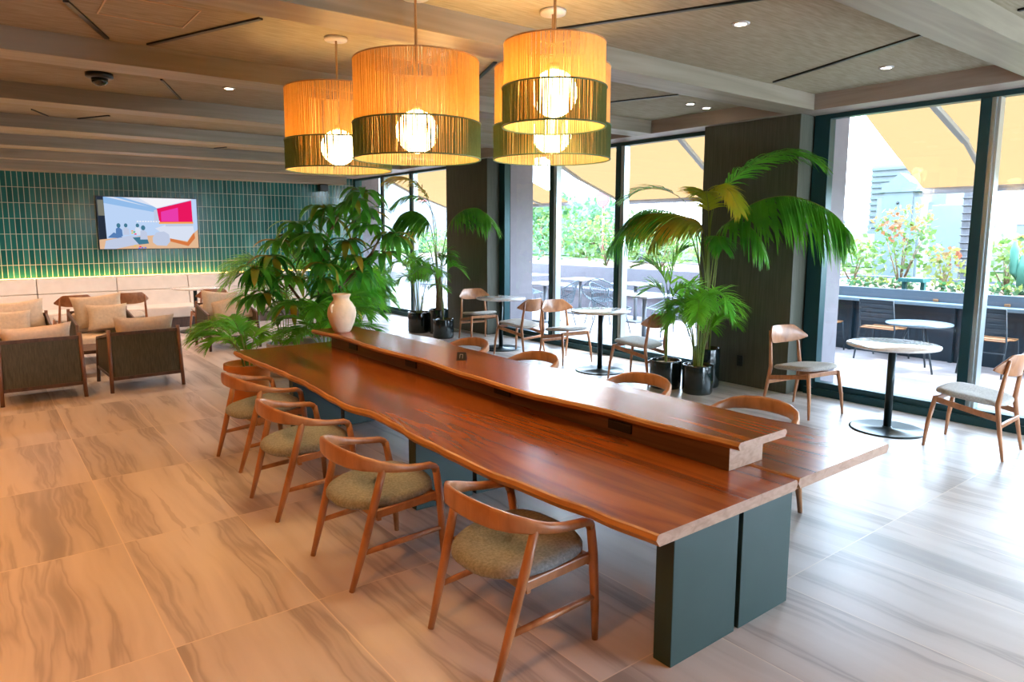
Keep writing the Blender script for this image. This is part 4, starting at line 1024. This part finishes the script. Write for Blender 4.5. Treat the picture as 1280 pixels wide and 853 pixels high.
# greenery
def cloud(b,c,r,n,s,mi=0,flat=.0,up=.3):
    for i in range(n):
        while True:
            p=Vector((random.uniform(-1,1),random.uniform(-1,1),random.uniform(-1,1)))
            if p.length<1:break
        q=Vector((c[0]+p.x*r[0],c[1]+p.y*r[1],c[2]+p.z*r[2]))
        d=Vector((random.uniform(-1,1),random.uniform(-1,1),random.uniform(-.4,1))).normalized()
        e=d.cross(Vector((random.uniform(-1,1),random.uniform(-1,1),random.uniform(-1,1)))).normalized()
        L=s*random.uniform(.7,1.4);w=L*.32
        b.add([q,q+d*L*.5+e*w,q+d*L,q+d*L*.5-e*w],[(0,1,2,3)],mi)
def shrub(loc,r,n,s,mats,lab,stems=5,name='shrub',cat='shrub',split=.15,group=None,zc=None):
    t=thing(name,lab,cat,loc,0,group);b=MB();zc=zc or r[2]
    for i in range(stems):
        a=random.uniform(0,6.3);k=random.uniform(.2,.7)
        b.tube([(0,0,-.02),(math.cos(a)*r[0]*k*.5,math.sin(a)*r[1]*k*.5,zc*.6),(math.cos(a)*r[0]*k,math.sin(a)*r[1]*k,zc*1.2)],[.015,.011,.006],5)
    b.build('stem',M['bark'],t)
    b=MB();cloud(b,(0,0,zc),r,int(n*(1-split)),s,0)
    if len(mats)>1: cloud(b,(0,0,zc+r[2]*.55),(r[0]*.85,r[1]*.85,r[2]*.5),int(n*split),s,1)
    b.build('foliage',mats,t)
    return t
random.seed(41)
t=shrub((11.0,4.6,.84),(.34,.52,.58),420,.085,[M['shrub'],M['redtip']],'tall loose shrub with red-orange tips in the dark planter','' and 5 or 6,split=.28,zc=.62)
shrub((10.8,3.95,.84),(.25,.28,.32),170,.08,[M['yellowshrub'],M['redtip']],'small yellow-green shrub right of the tall red-tipped one',split=.2)
shrub((11.2,5.4,.84),(.4,.5,.35),240,.09,[M['shrub'],M['yellowshrub']],'pale feathery bush left of the red-tipped shrub',split=.3)
shrub((11.3,3.35,.84),(.4,.35,.38),240,.09,[M['shrub'],M['yellowshrub']],'bushy green shrub just behind the right mullion')
shrub((11.0,2.7,.84),(.35,.35,.33),220,.09,[M['shrub2'],M['shrub']],'mid green shrub right of the mullion in the dark planter')
shrub((11.4,1.9,.84),(.4,.5,.4),260,.09,[M['shrub'],M['yellowshrub']],'green shrub in the dark planter at the photo edge')
for i,(y,lab) in enumerate(((5.8,'low ground plants at the left end of the dark planter'),(4.9,'low plants below the red-tipped shrub'),(4.45,'low plants left of the teal stand'),(3.7,'low yellow-green plants right of the teal stand'),(3.1,'low plants behind the right mullion'),(2.4,'low plants at right end of the dark planter'))):
    shrub((10.55,y,.84),(.16,.36,.07),110,.07,[M['shrub2'],M['yellowshrub']],lab,2,'ground_plant','plant',.35,zc=.06)
t=thing('teal_plant_stand','small teal wooden stand among the plants in the dark planter','stand',(10.34,4.14,.86))
b=MB();b.box(-.12,.12,-.16,.16,.12,.17);b.build('top',M['teal'],t)
for sy in(-1,1):
    b=MB();b.box(-.03,.03,sy*.12-.025,sy*.12+.025,0,.12);b.build('leg',M['teal'],t)
t=thing('cactus','tall green columnar cactus at the right edge in the planter','cactus',(11.0,3.08,.84))
b=MB();b.tube([(0,0,0),(0,0,.35),(0,.01,.52)],[.07,.075,.03],12);b.build('main_column',M['cactus'],t)
b=MB();b.tube([(0,.04,.22),(0,.11,.30),(0,.12,.58),(0,.12,.70)],[.045,.05,.05,.02],10);b.build('arm',M['cactus'],t)
b=MB();b.tube([(0,-.04,.22),(0,-.13,.30),(0,-.14,.6),(0,-.14,.68)],[.045,.06,.06,.02],10);b.build('arm',M['cactus'],t)
# bay B / C planting
random.seed(43)
for i,(x,y,r,n,s,mm,lab) in enumerate((
 (12.2,8.2,(.9,.9,.45),420,.12,('yellowshrub','shrub'),'yellow-green bushes above the grey planter, right of the right mullion'),
 (12.0,10.0,(.8,.9,.55),420,.12,('shrub','shrub2'),'bright bush above the grey planter between the mullions'),
 (12.2,11.8,(.8,1.0,.6),420,.12,('shrub','yellowshrub'),'feathery pale bush above the grey planter near the left mullion'),
 (12.4,13.8,(.9,1.0,.6),380,.12,('shrub2','shrub'),'mid green bush in the narrow left pane'),
 (12.3,16.5,(.9,1.6,.4),380,.12,('yellowshrub','shrub2'),'low yellow flowering bushes in the far left window'),
 (12.3,19.5,(.9,1.6,.45),380,.12,('shrub','shrub2'),'green bushes at the far end of the grey planter'))):
    shrub((x,y,.86),r,n,s,[M[q] for q in mm],lab)
def tree(loc,hgt_,r,n,s,mats,lab):
    t=thing('garden_tree',lab,'tree',loc);b=MB()
    b.tube([(0,0,0),(.1,.05,hgt_*.5),(0,0,hgt_)],[.14,.10,.05],8)
    for k in range(4):
        a=k*1.7;b.tube([(0,0,hgt_*.6),(math.cos(a)*r[0]*.6,math.sin(a)*r[1]*.6,hgt_+r[2]*.2)],[.06,.02],5)
    b.build('trunk',M['bark'],t)
    b=MB()
    for k in range(7):
        a=random.uniform(0,6.3);q=random.uniform(.2,.65);cc=(math.cos(a)*r[0]*q,math.sin(a)*r[1]*q,hgt_+random.uniform(-.5,.5)*r[2])
        cloud(b,cc,(r[0]*.55,r[1]*.55,r[2]*.55),n//7,s,0 if k%3 else 1)
    b.build('crown',mats,t)
random.seed(47)
tree((17,17.5,-.25),1.9,(1.5,1.5,1.4),900,.22,[M['shrub2'],M['shrub']],'round green tree in the pane between the mullions')
tree((16.5,14.2,-.25),1.5,(1.4,1.4,1.1),800,.22,[M['shrub'],M['yellowshrub']],'pale green tree just right of the stop sign')
tree((18,21,-.25),2.2,(1.8,1.8,1.5),800,.24,[M['shrub2'],M['shrub']],'tree seen in the narrow left pane')
tree((17,11.2,-.25),1.2,(1.5,1.5,.8),700,.22,[M['shrub'],M['yellowshrub']],'low bushy tree behind the right mullion')
tree((20,34,-.25),.9,(2.2,2.4,.9),900,.28,[M['shrub2'],M['shrub']],'dark green tree in the far left window')
tree((20,29,-.25),.8,(2.0,2.0,.8),800,.28,[M['shrub2'],M['shrub']],'green tree beside the red-bannered building')
# fan palm in garden
t=thing('garden_palm','spiky fan palm right of the stop sign in the garden','palm',(14.4,12.6,-.25));random.seed(5)
b=MB();b.tube([(0,0,0),(0,0,2.0)],[.10,.08],8);b.build('trunk',M['trunkgrey'],t)
b=MB()
for i in range(46):
    a=random.uniform(0,6.3);d=Vector((math.cos(a),math.sin(a),random.uniform(-.2,1.1)));leafstrip(b,Vector((0,0,2.0)),d,random.uniform(.6,.9),.05,.2,Vector((0,0,1)))
b.build('crown',M['shrub2'],t)
# stop sign
t=thing('road_sign','round red and white road sign on a red post seen above the garden','sign',(15.6,15.25,-.25))
b=MB();b.tube([(0,.0,0),(0,0,2.85)],.035,8);b.build('post',M['signred'],t)
def disc(x,r,n=24):
    return [(x,r*math.cos(2*PI*i/n),2.95+r*math.sin(2*PI*i/n)) for i in range(n)]
b=MB();v=disc(-.05,.27)+disc(-.03,.27);n=24;b.add(v,[tuple(range(n)),tuple(range(n,2*n))[::-1]]+[(i,n+i,n+(i+1)%n,(i+1)%n) for i in range(n)]);b.build('disc',M['signred'],t)
b=MB();b.box(-.056,-.05,-.18,.18,2.90,3.0);b.build('white_bar',M['signwhite'],t)
# buildings
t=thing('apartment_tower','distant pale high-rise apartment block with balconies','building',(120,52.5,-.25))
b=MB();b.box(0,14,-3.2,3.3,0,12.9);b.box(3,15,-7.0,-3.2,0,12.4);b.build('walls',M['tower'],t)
for k in range(13):
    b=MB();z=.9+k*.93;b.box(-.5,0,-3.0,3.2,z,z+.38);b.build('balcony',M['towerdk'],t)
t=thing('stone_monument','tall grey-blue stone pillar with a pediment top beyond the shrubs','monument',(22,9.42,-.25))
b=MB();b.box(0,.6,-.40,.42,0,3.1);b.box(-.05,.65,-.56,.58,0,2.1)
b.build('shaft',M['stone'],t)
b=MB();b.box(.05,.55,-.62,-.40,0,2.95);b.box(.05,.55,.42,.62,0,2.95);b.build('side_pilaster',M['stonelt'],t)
b=MB();b.box(-.06,.66,-.62,.62,3.1,3.17);v=[(-.50,3.17),(-.50,3.38),(-.30,3.40),(0,3.66),(.30,3.40),(.50,3.38),(.50,3.17)];m=len(v)
b.add([(0,y,z) for y,z in v]+[(.6,y,z) for y,z in v],[tuple(range(m)),tuple(range(m,2*m))[::-1]]+[(i,m+i,m+(i+1)%m,(i+1)%m) for i in range(m)]);b.build('pediment',M['stone'],t)
b=MB();b.sphere((-.02,0,2.78),.04,8,6);b.build('lamp_knob',M['black'],t)
b=MB();b.box(0,1,-.45,.45,0,2.8);o=b.build('stone_slab',M['stonelt'],bevel=.03);o.location=(25,9.2,-.25);tag(o,'pale stone slab standing right of the pillar monument','monument')
t=thing('palm_trunk','grey ringed palm trunk seen just left of the right mullion','palm',(14,4.80,-.25))
b=MB();b.tube([(0,0,0),(0,0,1.2),(0.02,0,2.6),(0,0,4.0)],[.12,.10,.105,.11],10)
for k in range(26): b.tube([(.11*math.cos(2*PI*i/12),.11*math.sin(2*PI*i/12),.3+k*.13) for i in range(12)],.012,4,closed=True)
b.build('ringed_trunk',M['trunkgrey'],t)
random.seed(3);b=MB()
for i in range(26):
    a=random.uniform(0,6.3);leafstrip(b,Vector((0,0,4.0)),Vector((math.cos(a),math.sin(a),random.uniform(.2,1))),1.4,.12,.25,Vector((0,0,1)))
b.build('crown',M['shrub2'],t)
b=MB();b.box(40,42,-60,300,-.25,.55);b.add([(42,-60,.55),(60,-60,1.55),(60,300,1.55),(42,300,.55)],[(0,1,2,3)]);b.box(60,112,-60,300,-.25,1.55);struct(b.build('river_bank',M['ridge']),'pale green river bank in the distance','ground')
b=MB();b.box(39.0,39.9,-60,300,-.2,.50);struct(b.build('road_wall',M['road']),'pale road wall at the foot of the bank','ground')
for x,y,w,h,lab in((80,22.5,1.6,.9,'small distant house right of the right mullion'),(82,31,2.4,.9,'small distant house left of the palm trunk'),(84,34.5,2.0,1.1,'distant grey house beyond the river bank'),(84,44,2.5,1.4,'low distant house left of the stone pillar'),(82,27,1.4,.8,'tiny distant house behind the right mullion')):
    t=thing('distant_house',lab,'house',(x,y,1.55))
    b=MB();b.box(0,2,-w/2,w/2,0,h);b.build('walls',M['house'],t)
    b=MB();b.add([(-.1,-w/2-.1,h),(2.1,-w/2-.1,h),(2.1,w/2+.1,h),(-.1,w/2+.1,h),(1,-w/2-.1,h+.5),(1,w/2+.1,h+.5)],[(0,1,4),(1,2,5,4),(2,3,5),(3,0,4,5),(0,3,2,1)]);b.build('roof',M['roof'],t)
b=MB();v=[];f=[];n=50
for i in range(n+1):
    y=60+i*(520/n);h=18+9*math.sin(i*.33)+4*math.sin(i*.9+1)+2*math.sin(i*2.1)
    if y>310:h*=.55
    v+=[(700,y,-1),(720,y,h*.7),(760,y,h)]
for i in range(n):
    a=i*3;f+=[(a,a+1,a+4,a+3),(a+1,a+2,a+5,a+4)]
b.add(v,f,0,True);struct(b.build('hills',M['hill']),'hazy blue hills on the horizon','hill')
t=thing('white_grid_building','white building with grid facade and a red banner in the far left window','building',(31,55,-.25))
b=MB();b.box(0,8,-6,9,0,9);b.build('walls',M['grid'],t)
b=MB();b.box(-.15,0,-4.0,-1.9,4.5,6.0);b.build('banner',M['signred'],t)
t=thing('pale_building','pale low building behind the trees in the narrow left pane','building',(60,69,-.25))
b=MB();b.box(0,8,-5,5,0,6);b.build('walls',M['tower'],t)
for k in range(4):
    b=MB();b.box(-.05,0,-4.5,4.5,1+k*1.3,1.5+k*1.3);b.build('window_band',M['towerdk'],t)
# spot lamp on the outer pier
t=thing('wall_spotlight','small dark spotlight on the pale outer pier by the tile wall','light',(7.2,14.31,2.02))
b=MB();b.tube([(0,0,0),(0,-.10,.0)],.012,6);b.build('bracket',M['blackmetal'],t)
b=MB();b.tube([(-.10,-.12,.03),(.10,-.12,-.05)],[.04,.05],12);b.build('lamp_head',M['blackmetal'],t)

# ------------------------------------------------------------------ lights
w=bpy.data.worlds.new('sky');S.world=w;w.use_nodes=True;nt=w.node_tree
for n_ in list(nt.nodes):nt.nodes.remove(n_)
out=nt.nodes.new('ShaderNodeOutputWorld');bg=nt.nodes.new('ShaderNodeBackground')
tc=nt.nodes.new('ShaderNodeTexCoord');sx=nt.nodes.new('ShaderNodeSeparateXYZ');nt.links.new(tc.outputs['Generated'],sx.inputs[0])
rp=ramp(nt,[(0,(.74,.86,1.0)),(.3,(.62,.79,1.0)),(1,(.50,.70,1.0))]);nt.links.new(sx.outputs[2],rp.inputs[0]);nt.links.new(rp.outputs[0],bg.inputs[0])
bg.inputs[1].default_value=9.5;nt.links.new(bg.outputs[0],out.inputs[0])
def sun(rot,st,col,ang=4):
    l=bpy.data.lights.new('sun','SUN');l.energy=st;l.color=col;l.angle=R(ang);o=bpy.data.objects.new('sun_light',l);COL.objects.link(o);o.rotation_euler=rot
sun((R(28),R(24),0),4.0,(1,.96,.90))
def spot(x,y,z,p,col=(1,.37,.08),size=R(150),rad=.12):
    l=bpy.data.lights.new('spot','SPOT');l.energy=p;l.color=col;l.spot_size=size;l.spot_blend=1;l.shadow_soft_size=rad
    o=bpy.data.objects.new('fill_spot',l);COL.objects.link(o);o.location=(x,y,z)  # fill light only, no fitting is modelled
for x,y,p in ((-.8,1.4,150),(-.8,4.6,140),(-.6,7.1,100),(-1.5,9.2,60),(.2,11.2,60),(2.5,11.0,40),(-2.8,3,70),(.3,0.0,45)):  # added warm spots that turn the left floor orange
    spot(x,y,ZP-.03,p)
for x in (-2,.6,3.2): spot(x,12.4,ZP-.03,120,(1,.80,.68))  # added fill to brighten the banquette
for x in (.2,1.9): spot(x,9.0,ZP-.03,50,(1,.66,.40))  # added fill for the lounge chairs and pillows
# ------------------------------------------------------------------ camera
cam=bpy.data.cameras.new('camera');co=bpy.data.objects.new('camera',cam);COL.objects.link(co);S.camera=co
yaw,pit,rol=R(37.36),R(7.384),R(.07)
fw=Vector((math.sin(yaw)*math.cos(pit),math.cos(yaw)*math.cos(pit),-math.sin(pit)))
rt=Vector((math.cos(yaw),-math.sin(yaw),0));up=rt.cross(fw)
r_=rt*math.cos(rol)+up*math.sin(rol);u_=-rt*math.sin(rol)+up*math.cos(rol)
mt=Matrix((r_,u_,-fw)).transposed().to_4x4();mt.translation=Vector((0,0,1.65));co.matrix_world=mt
cam.sensor_width=36;cam.lens=865.45/1280*36;cam.shift_x=13.5/1280;cam.shift_y=-23.6/1280;cam.clip_end=2000
S.view_settings.view_transform='Standard';S.view_settings.look='None';S.view_settings.exposure=1.2
S.cycles.max_bounces=10;S.cycles.diffuse_bounces=5;S.cycles.glossy_bounces=4;S.cycles.transparent_max_bounces=24
S.cycles.sample_clamp_indirect=6;S.cycles.caustics_reflective=False;S.cycles.caustics_refractive=False
